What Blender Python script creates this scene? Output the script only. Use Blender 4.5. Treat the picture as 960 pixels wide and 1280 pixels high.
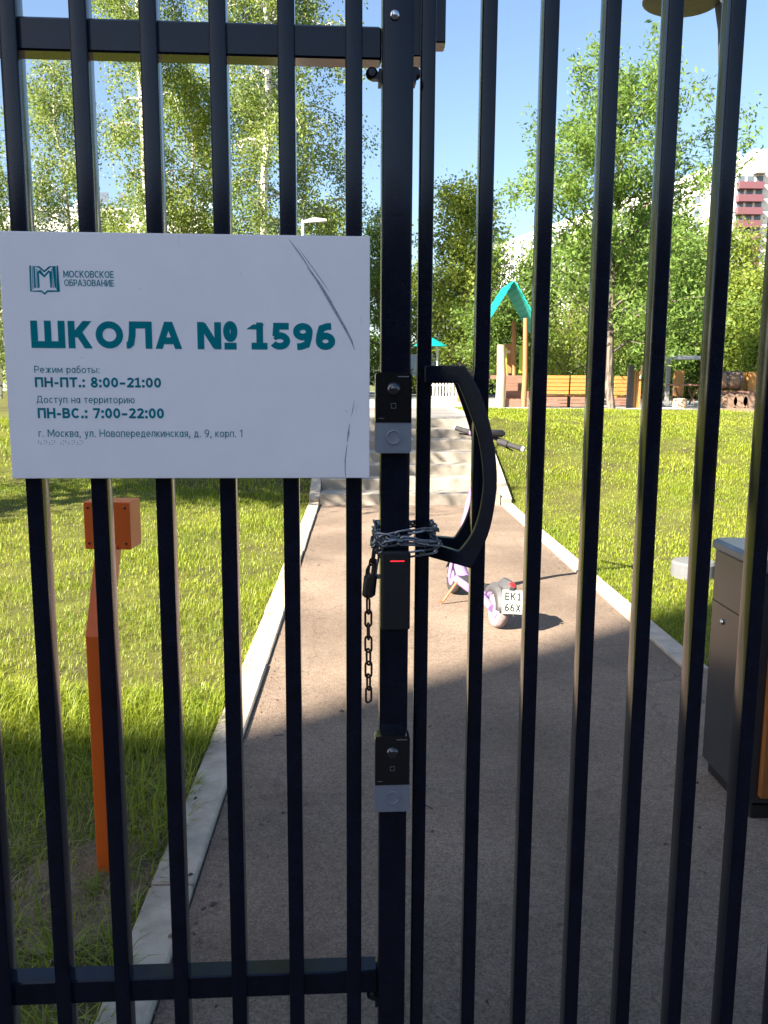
import bpy, math, random
import numpy as np
from mathutils import Matrix, Vector, Quaternion

# ------------------------------------------------------------------ scene, camera, sky, sun
for o in list(bpy.data.objects): bpy.data.objects.remove(o)
S = bpy.context.scene
COL = S.collection
R = math.radians
S.render.engine = 'CYCLES'
S.render.resolution_x, S.render.resolution_y = 768, 1024

F = 1072.85; PITCH, ROLL, YAW = .1542, .0052, .0277        # pixels of the 960x1280 photograph
_cy, _sy, _cp, _sp = math.cos(YAW), math.sin(YAW), math.cos(PITCH), math.sin(PITCH)
cf = np.array([_sy*_cp, _cy*_cp, -_sp]); _r = np.array([_cy, -_sy, 0.]); _u = np.cross(_r, cf)
cr = math.cos(ROLL)*_r + math.sin(ROLL)*_u; cu = -math.sin(ROLL)*_r + math.cos(ROLL)*_u
EYE = np.array([0., 0., 1.5])
cam = bpy.data.cameras.new('camera'); camo = bpy.data.objects.new('camera', cam); COL.objects.link(camo)
cam.sensor_fit = 'VERTICAL'; cam.sensor_height = 36; cam.lens = F/1280*36
cam.clip_start = .05; cam.clip_end = 3000
camo.matrix_world = Matrix(((cr[0], cu[0], -cf[0], EYE[0]), (cr[1], cu[1], -cf[1], EYE[1]), (cr[2], cu[2], -cf[2], EYE[2]), (0, 0, 0, 1)))
S.camera = camo

SUN_EL = R(34); SUN_D = np.array([.797, .604])               # way the shadows fall on the ground
W = bpy.data.worlds.new('World'); S.world = W; W.use_nodes = True
wn = W.node_tree.nodes; wl = W.node_tree.links
sky = wn.new('ShaderNodeTexSky'); sky.sky_type = 'NISHITA'; sky.sun_disc = False
sky.sun_elevation = SUN_EL
sky.sun_rotation = math.atan2(-SUN_D[0], -SUN_D[1])
sky.altitude = 100; sky.air_density = 1.0; sky.dust_density = 1.4; sky.ozone_density = 2.2
wl.new(sky.outputs[0], wn['Background'].inputs[0]); wn['Background'].inputs[1].default_value = .055
sl = bpy.data.lights.new('sun', 'SUN'); sl.energy = 5.0; sl.angle = R(.5); sl.color = (1, .92, .78)
so = bpy.data.objects.new('sun', sl); COL.objects.link(so)
sd = Vector((SUN_D[0]*math.cos(SUN_EL), SUN_D[1]*math.cos(SUN_EL), -math.sin(SUN_EL)))
so.rotation_euler = sd.to_track_quat('-Z', 'Y').to_euler(); so.location = (-20, -15, 30)
S.view_settings.view_transform = 'Standard'; S.view_settings.look = 'None'
S.view_settings.exposure = 2.30; S.view_settings.gamma = 1; S.view_settings.use_curve_mapping = False

# ------------------------------------------------------------------ pixels of the photograph to points
def ray(x, y): return cf + (x-480)/F*cr - (y-640)/F*cu
def PZ(x, y, z=0.): d = ray(x, y); return EYE + d*(z-1.5)/d[2]
def PY(x, y, Y): d = ray(x, y); return EYE + d*Y/d[1]
def PPL(x, y, p0, n): d = ray(x, y); return EYE + d*(np.dot(p0-EYE, n)/np.dot(d, n))

rng = np.random.default_rng(7); random.seed(7)

# ------------------------------------------------------------------ helpers
def origin(o):
    v = Vector((0, 0, 0))
    while o is not None: v += o.location; o = o.parent
    return v
def tag(o, label=None, cat=None, group=None, kind=None):
    if label: o['label'] = label
    if cat: o['category'] = cat
    if group: o['group'] = group
    if kind: o['kind'] = kind
    return o
def thing(name, loc, label, cat, group=None):
    o = bpy.data.objects.new(name, None); COL.objects.link(o); o.location = Vector([float(v) for v in loc]); o.empty_display_size = .1
    return tag(o, label, cat, group)
def link(name, me, m=None, parent=None):
    o = bpy.data.objects.new(name, me); COL.objects.link(o)
    if m is not None and not me.materials: me.materials.append(m)
    o.parent = parent
    return o
class MB:
    def __init__(s): s.v = []; s.f = []; s.T = Matrix.Identity(4); s.mi = []; s.cur = 0
    def add(s, vs, fs):
        b = len(s.v); s.v += [s.T @ Vector([float(c) for c in v]) for v in vs]
        s.f += [tuple(b+i for i in f) for f in fs]; s.mi += [s.cur]*len(fs)
        return s
    def box(s, c, d):
        x, y, z = c; a, b, e = d[0]/2, d[1]/2, d[2]/2
        return s.add([(x-a, y-b, z-e), (x+a, y-b, z-e), (x+a, y+b, z-e), (x-a, y+b, z-e), (x-a, y-b, z+e), (x+a, y-b, z+e), (x+a, y+b, z+e), (x-a, y+b, z+e)],
                     [(0, 3, 2, 1), (4, 5, 6, 7), (0, 1, 5, 4), (1, 2, 6, 5), (2, 3, 7, 6), (3, 0, 4, 7)])
    def bb(s, x0, x1, y0, y1, z0, z1): return s.box(((x0+x1)/2, (y0+y1)/2, (z0+z1)/2), (x1-x0, y1-y0, z1-z0))
    def cbox(s, c, d, ch=.003):                     # chamfered box
        x, y, z = c; hx, hy, hz = d[0]/2, d[1]/2, d[2]/2; ch = min(ch, hx*.9, hy*.9, hz*.9)
        prof = [(-hx+ch, -hy), (hx-ch, -hy), (hx, -hy+ch), (hx, hy-ch), (hx-ch, hy), (-hx+ch, hy), (-hx, hy-ch), (-hx, -hy+ch)]
        vs = []
        for zz, k in ((-hz, 1-ch/hx), (-hz+ch, 1), (hz-ch, 1), (hz, 1)):
            e = ch if abs(zz) == hz else 0
            for (px, py) in prof:
                vs.append((x+px*(1-e/hx), y+py*(1-e/hy), z+zz))
        fs = []
        for l in range(3):
            for i in range(8):
                j = (i+1) % 8; fs.append((l*8+i, l*8+j, l*8+8+j, l*8+8+i))
        fs += [tuple(range(7, -1, -1)), tuple(range(24, 32))]
        return s.add(vs, fs)
    def rbar(s, c, w, d, z0, z1, r=.003, seg=3):    # upright bar with rounded corners
        pr = []
        for (sx, sy, a0) in ((1, -1, -90), (1, 1, 0), (-1, 1, 90), (-1, -1, 180)):
            for k in range(seg+1):
                a = R(a0+90*k/seg); pr.append((c[0]+sx*(w/2-r)+r*math.cos(a), c[1]+sy*(d/2-r)+r*math.sin(a)))
        n = len(pr)
        return s.add([(x, y, z0) for x, y in pr]+[(x, y, z1) for x, y in pr],
                     [(i, (i+1) % n, n+(i+1) % n, n+i) for i in range(n)]+[tuple(range(n-1, -1, -1)), tuple(range(n, 2*n))])
    def tube(s, pts, rad, n=8, cap=True):
        pts = [Vector([float(c) for c in p]) for p in pts]
        if not hasattr(rad, '__len__'): rad = [rad]*len(pts)
        vs = []; up = None
        for i, p in enumerate(pts):
            t = (pts[min(i+1, len(pts)-1)]-pts[max(i-1, 0)]).normalized()
            if up is None: up = t.orthogonal().normalized()
            up = (up-t*up.dot(t)).normalized(); w = t.cross(up)
            for k in range(n):
                a = 2*math.pi*k/n; vs.append(p+(up*math.cos(a)+w*math.sin(a))*rad[i])
        fs = [(i*n+k, i*n+(k+1) % n, (i+1)*n+(k+1) % n, (i+1)*n+k) for i in range(len(pts)-1) for k in range(n)]
        if cap: fs += [tuple(range(n-1, -1, -1)), tuple((len(pts)-1)*n+k for k in range(n))]
        return s.add(vs, fs)
    def lathe(s, c, prof, n=20, axis='Z'):          # prof: (r, h) list
        vs = []
        for (r, h) in prof:
            for k in range(n):
                a = 2*math.pi*k/n; p = (r*math.cos(a), r*math.sin(a), h)
                if axis == 'Y': p = (p[0], h, p[1])
                if axis == 'X': p = (h, p[0], p[1])
                vs.append((c[0]+p[0], c[1]+p[1], c[2]+p[2]))
        fs = [(i*n+k, i*n+(k+1) % n, (i+1)*n+(k+1) % n, (i+1)*n+k) for i in range(len(prof)-1) for k in range(n)]
        fs += [tuple(range(n-1, -1, -1)), tuple((len(prof)-1)*n+k for k in range(n))]
        return s.add(vs, fs)
    def prism(s, poly, y0, y1):                     # polygon in xz, extruded along y
        n = len(poly)
        return s.add([(x, y0, z) for x, z in poly]+[(x, y1, z) for x, z in poly],
                     [tuple(range(n)), tuple(range(2*n-1, n-1, -1))]+[(i, n+i, n+(i+1) % n, (i+1) % n) for i in range(n)])
    def mesh(s, name, m, org=Vector((0, 0, 0)), smooth=35):
        me = bpy.data.meshes.new(name)
        me.from_pydata([tuple(v-org) for v in s.v], [], s.f)
        import bmesh
        bm = bmesh.new(); bm.from_mesh(me); bmesh.ops.recalc_face_normals(bm, faces=bm.faces); bm.to_mesh(me); bm.free()
        for mm in (m if isinstance(m, (list, tuple)) else [m]): me.materials.append(mm)
        if isinstance(m, (list, tuple)): me.polygons.foreach_set('material_index', s.mi)
        if smooth:
            me.polygons.foreach_set('use_smooth', [True]*len(me.polygons)); me.set_sharp_from_angle(angle=R(smooth))
        return me
    def build(s, name, m, parent=None, smooth=35):
        o = bpy.data.objects.new(name, s.mesh(name, m, origin(parent), smooth)); COL.objects.link(o); o.parent = parent
        return o
def frame(p, ax, ay, az):
    M = Matrix.Identity(4)
    for i in range(3): M[i][0] = ax[i]; M[i][1] = ay[i]; M[i][2] = az[i]; M[i][3] = p[i]
    return M
def npmesh(name, V, Q, m):                          # numpy verts (N,3), faces (M,k) -> mesh
    me = bpy.data.meshes.new(name); V = np.asarray(V, np.float32); Q = np.asarray(Q, np.int32); k = Q.shape[1]
    me.vertices.add(len(V)); me.vertices.foreach_set('co', V.ravel())
    me.loops.add(Q.size); me.loops.foreach_set('vertex_index', Q.ravel())
    me.polygons.add(len(Q)); me.polygons.foreach_set('loop_start', np.arange(0, Q.size, k, dtype=np.int32))
    me.update(calc_edges=True); me.materials.append(m)
    return me

# ------------------------------------------------------------------ materials
def mat(name, col, rough=.5, metal=0., spec=.5, var=.0, vscale=8., bump=0., bscale=60., coat=0., emit=0., col2=None, tint=.0, isl=0., stretch=None):
    m = bpy.data.materials.new(name); m.use_nodes = True; nt = m.node_tree; N = nt.nodes; L = nt.links
    b = N['Principled BSDF']; b.inputs['Roughness'].default_value = rough; b.inputs['Metallic'].default_value = metal
    b.inputs['Specular IOR Level'].default_value = spec; b.inputs['Coat Weight'].default_value = coat; b.inputs['Coat Roughness'].default_value = .12
    c = (*col, 1); b.inputs['Base Color'].default_value = c
    tc = N.new('ShaderNodeTexCoord'); src = tc.outputs['Object']
    if stretch:
        mp = N.new('ShaderNodeMapping'); mp.inputs['Scale'].default_value = stretch; L.new(src, mp.inputs[0]); src = mp.outputs[0]
    out = None
    if var or col2:
        n = N.new('ShaderNodeTexNoise'); n.inputs['Scale'].default_value = vscale; n.inputs['Detail'].default_value = 6; n.inputs['Roughness'].default_value = .65
        L.new(src, n.inputs['Vector'])
        mr = N.new('ShaderNodeMapRange'); mr.inputs[1].default_value = .32; mr.inputs[2].default_value = .68; L.new(n.outputs[0], mr.inputs[0])
        mx = N.new('ShaderNodeMix'); mx.data_type = 'RGBA'; L.new(mr.outputs[0], mx.inputs[0])
        if col2: mx.inputs[6].default_value = c; mx.inputs[7].default_value = (*col2, 1)
        else:
            mx.inputs[6].default_value = (*[v*(1-var) for v in col], 1); mx.inputs[7].default_value = (*[min(1, v*(1+var)) for v in col], 1)
        out = mx.outputs[2]
        L.new(out, b.inputs['Base Color'])
    if isl:
        g = N.new('ShaderNodeNewGeometry'); hs = N.new('ShaderNodeHueSaturation')
        mr = N.new('ShaderNodeMapRange'); mr.inputs[3].default_value = 1-isl; mr.inputs[4].default_value = 1+isl; L.new(g.outputs['Random Per Island'], mr.inputs[0])
        L.new(mr.outputs[0], hs.inputs['Value'])
        if out is not None: L.new(out, hs.inputs['Color'])
        else: hs.inputs['Color'].default_value = c
        L.new(hs.outputs[0], b.inputs['Base Color'])
    if bump:
        n2 = N.new('ShaderNodeTexNoise'); n2.inputs['Scale'].default_value = bscale; n2.inputs['Detail'].default_value = 4; L.new(src, n2.inputs['Vector'])
        bp = N.new('ShaderNodeBump'); bp.inputs['Strength'].default_value = bump; bp.inputs['Distance'].default_value = .01
        L.new(n2.outputs[0], bp.inputs['Height']); L.new(bp.outputs[0], b.inputs['Normal'])
    if emit:
        b.inputs['Emission Color'].default_value = c; b.inputs['Emission Strength'].default_value = emit
    return m
def leafmat(name, c1, c2, trans=.4, nscale=.6, isl=.7):
    m = bpy.data.materials.new(name); m.use_nodes = True; nt = m.node_tree; N = nt.nodes; L = nt.links
    b = N['Principled BSDF']; b.inputs['Roughness'].default_value = .5; b.inputs['Specular IOR Level'].default_value = .35
    tc = N.new('ShaderNodeTexCoord'); n = N.new('ShaderNodeTexNoise'); n.inputs['Scale'].default_value = nscale; n.inputs['Detail'].default_value = 3
    L.new(tc.outputs['Object'], n.inputs['Vector'])
    g = N.new('ShaderNodeNewGeometry')
    ad = N.new('ShaderNodeMath'); ad.operation = 'MULTIPLY_ADD'; ad.inputs[1].default_value = isl; L.new(g.outputs['Random Per Island'], ad.inputs[0])
    sb = N.new('ShaderNodeMath'); sb.operation = 'SUBTRACT'; sb.inputs[1].default_value = .35; L.new(n.outputs[0], sb.inputs[0]); L.new(sb.outputs[0], ad.inputs[2])
    cl = N.new('ShaderNodeClamp'); L.new(ad.outputs[0], cl.inputs[0])
    mx = N.new('ShaderNodeMix'); mx.data_type = 'RGBA'; mx.inputs[6].default_value = (*c1, 1); mx.inputs[7].default_value = (*c2, 1); L.new(cl.outputs[0], mx.inputs[0])
    L.new(mx.outputs[2], b.inputs['Base Color'])
    t = N.new('ShaderNodeBsdfTranslucent')
    hs = N.new('ShaderNodeHueSaturation'); hs.inputs['Value'].default_value = 1.3; hs.inputs['Hue'].default_value = .49; L.new(mx.outputs[2], hs.inputs['Color']); L.new(hs.outputs[0], t.inputs[0])
    ms = N.new('ShaderNodeMixShader'); ms.inputs[0].default_value = trans; L.new(b.outputs[0], ms.inputs[1]); L.new(t.outputs[0], ms.inputs[2])
    L.new(ms.outputs[0], N['Material Output'].inputs[0])
    return m

M = {}
M['paint'] = mat('fence_paint', (.0035, .0055, .014), .14, spec=.3, var=.35, vscale=30, bump=.008, bscale=300)
M['paint_dusty'] = mat('handle_paint', (.006, .009, .019), .34, spec=.25, var=.4, vscale=40, bump=.06, bscale=500)
M['sign'] = mat('sign_white', (.90, .865, .865), .5, spec=.4, var=.035, vscale=5, bump=.02, bscale=30)
M['teal'] = mat('sign_teal', (.0, .19, .225), .8, spec=.1)
M['teal_light'] = mat('sign_teal_light', (.19, .40, .48), .7)
M['scratch'] = mat('scratch_grey', (.30, .31, .36), .6, var=.5, vscale=300)
M['black_gloss'] = mat('intercom_black', (.004, .004, .005), .12, spec=.5, coat=.3)
M['black'] = mat('matte_black', (.008, .008, .009), .45)
M['silver'] = mat('intercom_silver', (.24, .26, .30), .38, metal=.35, var=.05, vscale=60)
M['lens'] = mat('lens_glass', (.01, .011, .014), .05, spec=.8, coat=.6)
M['mark'] = mat('intercom_mark', (.16, .17, .18), .5)
M['chrome'] = mat('chrome_bolt', (.6, .62, .65), .18, metal=1)
M['red_led'] = mat('red_led', (.75, .02, .03), .3, emit=.5)
M['steel'] = mat('chain_steel', (.20, .21, .23), .38, metal=.75, var=.35, vscale=90)
M['rust'] = mat('chain_rust', (.045, .024, .017), .55, metal=.5, var=.5, vscale=120)
M['padlock'] = mat('padlock_dark', (.035, .036, .03), .42, metal=.5, var=.5, vscale=50)
M['asphalt'] = None
M['kerb'] = mat('kerb_concrete', (.42, .35, .27), .85, var=.26, vscale=9, bump=.25, bscale=120)
M['step'] = mat('step_concrete', (.31, .27, .22), .85, var=.18, vscale=5, bump=.2, bscale=80)
M['plaza'] = mat('plaza_paving', (.32, .31, .30), .9, var=.12, vscale=2)
M['soil'] = mat('soil', (.17, .12, .075), .95, var=.4, vscale=14, bump=.6, bscale=60)
M['concrete'] = mat('grey_concrete', (.125, .125, .13), .85, var=.1, vscale=20, bump=.2, bscale=90)
M['orange'] = mat('orange_paint', (.72, .125, .012), .42, var=.06, vscale=12)
M['orange_screw'] = mat('dark_screw', (.02, .01, .008), .5)
M['bin'] = mat('bin_metal', (.03, .03, .034), .24, var=.12, vscale=20, bump=.03, bscale=200)
M['bin_lid'] = mat('bin_lid', (.09, .11, .15), .3, var=.1, vscale=20)
M['bin_wood'] = mat('bin_wood', (.30, .105, .022), .5, var=.25, vscale=6, stretch=(14, 14, 1), bump=.06, bscale=40)
M['lamp_metal'] = mat('lamp_metal', (.22, .215, .21), .45, var=.06)
M['lamp_disc'] = mat('lamp_disc', (.08, .08, .07), .6, var=.3, vscale=9)
M['lamp_dark'] = mat('lamp_dark', (.045, .045, .05), .5)
M['lamp_pale'] = mat('lamp_pale', (.42, .43, .44), .45)
M['lilac'] = mat('scooter_lilac', (.27, .165, .36), .38, var=.06, vscale=15)
M['rubber'] = mat('rubber', (.028, .026, .028), .8, var=.3, vscale=60)
M['tyre_dusty'] = mat('tyre_dusty', (.22, .175, .18), .85, var=.3, vscale=40)
M['fender'] = mat('fender_grey', (.065, .062, .066), .6, var=.15, vscale=30)
M['plate'] = mat('plate_white', (.72, .74, .62), .5)
M['plate_ink'] = mat('plate_ink', (.03, .035, .03), .6)
M['red_lamp'] = mat('red_lamp', (.45, .02, .02), .25, coat=.4)
M['stand_red'] = mat('kickstand_red', (.55, .13, .05), .5)
M['roof_teal'] = mat('roof_teal', (.0, .30, .27), .5, var=.12, vscale=5)
M['log'] = mat('pale_log', (.50, .36, .23), .75, var=.2, vscale=4, stretch=(6, 6, 1), bump=.2, bscale=20)
M['log_brown'] = mat('brown_log', (.20, .125, .085), .8, var=.3, vscale=6, bump=.2, bscale=20)
M['wood_orange'] = mat('bench_wood', (.38, .18, .045), .55, var=.16, vscale=5, stretch=(1, 8, 8))
M['wood_brown'] = mat('step_wood', (.21, .11, .075), .6, var=.18, vscale=5, stretch=(1, 8, 8))
M['wood_panel'] = mat('panel_wood', (.33, .15, .055), .6, var=.18, vscale=5, stretch=(8, 8, 1))
M['lime'] = mat('lime_panel', (.38, .55, .05), .5)
M['bench_frame'] = mat('bench_frame', (.06, .055, .055), .5)
M['blue_panel'] = mat('pale_blue_panel', (.42, .52, .66), .5, var=.06)
M['blue_post'] = mat('dark_blue_post', (.03, .05, .10), .5)
M['white_wood'] = mat('white_picket', (.66, .66, .64), .6)
M['aqua'] = mat('aqua_rubber', (.28, .42, .45), .9, var=.1)
M['wall_white'] = mat('facade_white', (.68, .66, .64), .8, var=.04, vscale=.3)
M['wall_dark'] = mat('facade_shade', (.16, .13, .12), .85, var=.08, vscale=.5)
M['maroon'] = mat('balcony_red', (.14, .055, .07), .6)
M['glass'] = mat('window_glass', (.10, .12, .15), .15, spec=.6)
M['glass_pink'] = mat('loggia_pink', (.42, .26, .26), .5)
M['roofing'] = mat('roofing', (.2, .2, .2), .8)
def barkmat(name, base, dark, sc=(2, 2, 9), thr=.58):
    m = mat(name, base, .85, bump=.3, bscale=25); nt = m.node_tree; N = nt.nodes; L = nt.links
    tc = N.new('ShaderNodeTexCoord'); mp = N.new('ShaderNodeMapping'); mp.inputs['Scale'].default_value = sc; L.new(tc.outputs['Object'], mp.inputs[0])
    n = N.new('ShaderNodeTexNoise'); n.inputs['Scale'].default_value = 2.5; n.inputs['Detail'].default_value = 5; L.new(mp.outputs[0], n.inputs['Vector'])
    r = N.new('ShaderNodeValToRGB'); r.color_ramp.elements[0].position = thr-.06; r.color_ramp.elements[1].position = thr+.03
    r.color_ramp.elements[0].color = (*base, 1); r.color_ramp.elements[1].color = (*dark, 1); L.new(n.outputs[0], r.inputs[0]); L.new(r.outputs[0], N['Principled BSDF'].inputs['Base Color'])
    return m
M['birch_bark'] = barkmat('birch_bark', (.62, .58, .52), (.05, .045, .04))
M['bark'] = barkmat('brown_bark', (.16, .125, .095), (.07, .055, .045), (6, 6, 1.5), .5)
M['leaf_birch'] = leafmat('birch_leaves', (.085, .145, .03), (.255, .315, .08), .5, .5)
M['leaf_ash'] = leafmat('ash_leaves', (.08, .155, .03), (.23, .335, .07), .5, .8)
M['leaf_dark'] = leafmat('dark_leaves', (.055, .115, .02), (.17, .26, .045), .5, .5)
M['leaf_light'] = leafmat('light_leaves', (.12, .185, .025), (.31, .365, .065), .5, .6)
M['grass'] = leafmat('grass_blades', (.10, .17, .008), (.37, .39, .03), .35, .9, .5)
M['straw'] = leafmat('dry_straw', (.20, .15, .07), (.34, .27, .14), .2, 2.)

def groundmat(name, cols, sc, bump=.3, speck=None):
    m = bpy.data.materials.new(name); m.use_nodes = True; nt = m.node_tree; N = nt.nodes; L = nt.links
    b = N['Principled BSDF']; b.inputs['Roughness'].default_value = .92; b.inputs['Specular IOR Level'].default_value = .25
    tc = N.new('ShaderNodeTexCoord')
    n = N.new('ShaderNodeTexNoise'); n.inputs['Scale'].default_value = sc; n.inputs['Detail'].default_value = 8; n.inputs['Roughness'].default_value = .7; L.new(tc.outputs['Object'], n.inputs['Vector'])
    r = N.new('ShaderNodeValToRGB'); cr_ = r.color_ramp
    cr_.elements[0].position = .3; cr_.elements[0].color = (*cols[0], 1); cr_.elements[1].position = .7; cr_.elements[1].color = (*cols[-1], 1)
    for i, c in enumerate(cols[1:-1]): e = cr_.elements.new(.3+.4*(i+1)/(len(cols)-1)); e.color = (*c, 1)
    L.new(n.outputs[0], r.inputs[0]); out = r.outputs[0]
    if speck:
        v = N.new('ShaderNodeTexVoronoi'); v.inputs['Scale'].default_value = speck[0]; L.new(tc.outputs['Object'], v.inputs['Vector'])
        bw = N.new('ShaderNodeSeparateColor'); L.new(v.outputs['Color'], bw.inputs[0])
        mr = N.new('ShaderNodeMapRange'); mr.inputs[3].default_value = 1-speck[1]; mr.inputs[4].default_value = 1+speck[1]; L.new(bw.outputs[0], mr.inputs[0])
        hs = N.new('ShaderNodeHueSaturation'); L.new(out, hs.inputs['Color']); L.new(mr.outputs[0], hs.inputs['Value']); out = hs.outputs[0]
        # large worn patches
        n3 = N.new('ShaderNodeTexNoise'); n3.inputs['Scale'].default_value = speck[2]; n3.inputs['Detail'].default_value = 5; L.new(tc.outputs['Object'], n3.inputs['Vector'])
        mr3 = N.new('ShaderNodeMapRange'); mr3.inputs[1].default_value = .35; mr3.inputs[2].default_value = .65; mr3.inputs[3].default_value = .74; mr3.inputs[4].default_value = 1.2; L.new(n3.outputs[0], mr3.inputs[0])
        hs3 = N.new('ShaderNodeHueSaturation'); L.new(out, hs3.inputs['Color']); L.new(mr3.outputs[0], hs3.inputs['Value']); out = hs3.outputs[0]
    if name == 'path_asphalt':                       # reddish stains and hairline cracks
        n4 = N.new('ShaderNodeTexNoise'); n4.inputs['Scale'].default_value = 3.2; n4.inputs['Detail'].default_value = 7; n4.inputs['Roughness'].default_value = .75; L.new(tc.outputs['Object'], n4.inputs['Vector'])
        m4 = N.new('ShaderNodeMapRange'); m4.inputs[1].default_value = .56; m4.inputs[2].default_value = .66; m4.inputs[4].default_value = .45; L.new(n4.outputs[0], m4.inputs[0])
        x4 = N.new('ShaderNodeMix'); x4.data_type = 'RGBA'; x4.inputs[7].default_value = (.13, .082, .06, 1); L.new(m4.outputs[0], x4.inputs[0]); L.new(out, x4.inputs[6]); out = x4.outputs[2]
        ad = N.new('ShaderNodeVectorMath'); ad.operation = 'MULTIPLY_ADD'; ad.inputs[1].default_value = (.35, .35, 0); L.new(n4.outputs['Color'], ad.inputs[0]); L.new(tc.outputs['Object'], ad.inputs[2])
        v4 = N.new('ShaderNodeTexVoronoi'); v4.feature = 'DISTANCE_TO_EDGE'; v4.inputs['Scale'].default_value = .55; L.new(ad.outputs[0], v4.inputs['Vector'])
        m5 = N.new('ShaderNodeMapRange'); m5.inputs[1].default_value = .0015; m5.inputs[2].default_value = .005; m5.inputs[3].default_value = .28; m5.inputs[4].default_value = 0.; L.new(v4.outputs['Distance'], m5.inputs[0])
        x5 = N.new('ShaderNodeMix'); x5.data_type = 'RGBA'; x5.inputs[7].default_value = (.06, .045, .035, 1); L.new(m5.outputs[0], x5.inputs[0]); L.new(out, x5.inputs[6]); out = x5.outputs[2]
    L.new(out, b.inputs['Base Color'])
    n2 = N.new('ShaderNodeTexNoise'); n2.inputs['Scale'].default_value = 180 if speck else 40; n2.inputs['Detail'].default_value = 5; L.new(tc.outputs['Object'], n2.inputs['Vector'])
    bp = N.new('ShaderNodeBump'); bp.inputs['Strength'].default_value = bump; bp.inputs['Distance'].default_value = .01; L.new(n2.outputs[0], bp.inputs['Height']); L.new(bp.outputs[0], b.inputs['Normal'])
    return m
M['asphalt'] = groundmat('path_asphalt', [(.172, .124, .092), (.212, .156, .115), (.24, .178, .132)], 28., .6, (210, .34, 1.1))
M['landing'] = groundmat('landing_asphalt', [(.19, .18, .17), (.22, .205, .19)], 3., .3, (120, .1, .8))
M['lawn'] = groundmat('lawn_ground', [(.05, .04, .022), (.07, .066, .017), (.10, .105, .016), (.12, .105, .03)], 2.2, .6)
M['ground'] = groundmat('earth', [(.09, .10, .035), (.13, .14, .05)], .2, .4)

# ------------------------------------------------------------------ the ground, path, kerbs and stairs
KL, KR = -.487, 1.691                               # inner edges of the two kerbs
def ramp(y):
    t = np.clip((np.asarray(y, float)-10.15)/(13.0-10.15), 0, 1); return .93*t
def lawn_z(x, y):
    x = np.asarray(x, float); y = np.asarray(y, float)
    t = np.clip((y-7.0)/(17.4-7.0), 0, 1); slow = .9*t*t*(3-2*t)
    k = np.clip((np.abs(x-.6)-1.25)/2.2, 0, 1); k = k*k*(3-2*k)
    und = .02*np.sin(x*1.7+y*.6)*np.sin(y*1.1-x*.4)*np.clip(np.abs(x-.6)-1.25, 0, 1)
    return ramp(y)*(1-k)+slow*k+und-.005
def sheet(name, xs, ys, zf, m):
    X, Yg = np.meshgrid(xs, ys); Zg = zf(X, Yg); V = np.stack([X, Yg, np.broadcast_to(Zg, X.shape)], -1).reshape(-1, 3)
    nx, ny = len(xs), len(ys); i = np.arange(nx-1)[None, :]+np.arange(ny-1)[:, None]*nx
    Q = np.stack([i, i+1, i+1+nx, i+nx], -1).reshape(-1, 4)
    o = link(name, npmesh(name, V, Q, m)); o.data.polygons.foreach_set('use_smooth', [True]*len(Q))
    return tag(o, kind='structure')
sheet('ground', np.array([-600, -100, -30, 30, 100, 600.]), np.array([-400, -20, 0, 7, 18, 60, 200, 900.]), lambda X, Y: -.25+.85*np.clip((Y-7)/11, 0, 1), M['ground'])
ys = np.concatenate([np.arange(1.62, 18, .2), [17.55]]); ys = np.unique(np.clip(ys, 1.62, 17.55))
sheet('lawn', np.concatenate([np.arange(-26, -6, 1.), np.arange(-6, KL-.135, .2), [KL-.133]]), np.concatenate([ys, np.arange(18, 40, 2)]), lawn_z, M['lawn'])
ysr = np.unique(np.concatenate([[4.25], np.arange(4.4, 17.55, .2), [17.55]]))
sheet('lawn.001', np.concatenate([[KR+.133], np.arange(1.9, 8, .2), np.arange(8, 30, 1.)]), ysr, lawn_z, M['lawn'])
sheet('path', np.array([KL, 0, .6, 1.2, KR]), np.arange(1.6, 10.3, .43), lambda X, Y: 0*X, M['asphalt'])
sheet('path.001', np.array([KR, 3, 12]), np.array([1.6, 3, 4.25]), lambda X, Y: 0*X, M['asphalt'])
sheet('pavement', np.array([-60, -10, 0, 10, 60]), np.array([-14, -6, 0, 1.6]), lambda X, Y: 0*X-.004, M['asphalt'])
sheet('landing', np.array([KL, .6, KR]), np.array([13.0, 15, 17.55]), lambda X, Y: 0*X+.912, M['landing'])
sheet('plaza', np.array([KL, 3, 8, 60.]), np.array([17.55, 18.6, 25, 40]), lambda X, Y: 0*X+.905, M['plaza'])
MBx = MB().bb(8.6, 20, 18.9, 24, .9, .912); tag(MBx.build('rubber_paving', M['aqua']), kind='structure')

def kerb(name, x0, x1, label_first, joints):
    root = bpy.data.objects.new(name, None); COL.objects.link(root); root.location = ((x0+x1)/2, joints[0], 0); tag(root, kind='structure')
    base = MB().cbox((0, .5, -.06), (x1-x0, .992, .16), .006).mesh('kerb_stone', M['kerb'])
    for a, b in zip(joints[:-1], joints[1:]):
        z0, z1 = float(ramp(a)), float(ramp(b))
        o = link('kerb_stone', base, None, root)
        o.location = (random.uniform(-.003, .003), a-joints[0], z0+random.uniform(-.003, .003)+(.045 if z1 > .02 and z0 < .9 else 0)); o.scale = (1, (b-a)/math.cos(math.atan2(z1-z0, b-a)), 1)
        o.rotation_euler = (math.atan2(z1-z0, b-a), 0, random.uniform(-.004, .004))
jl = [.36+k for k in range(0, 10)]+[10.2, 11.15, 12.1, 13.05, 14.05, 15.05, 16.05, 17.0]
jl = [j for j in jl if j > 1.0]
kerb('kerb', KL-.131, KL-.004, '', [1.36]+[2.36+k for k in range(8)]+[10.2, 11.15, 12.1, 13.05, 14.05, 15.05, 16.05, 17.05])
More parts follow.
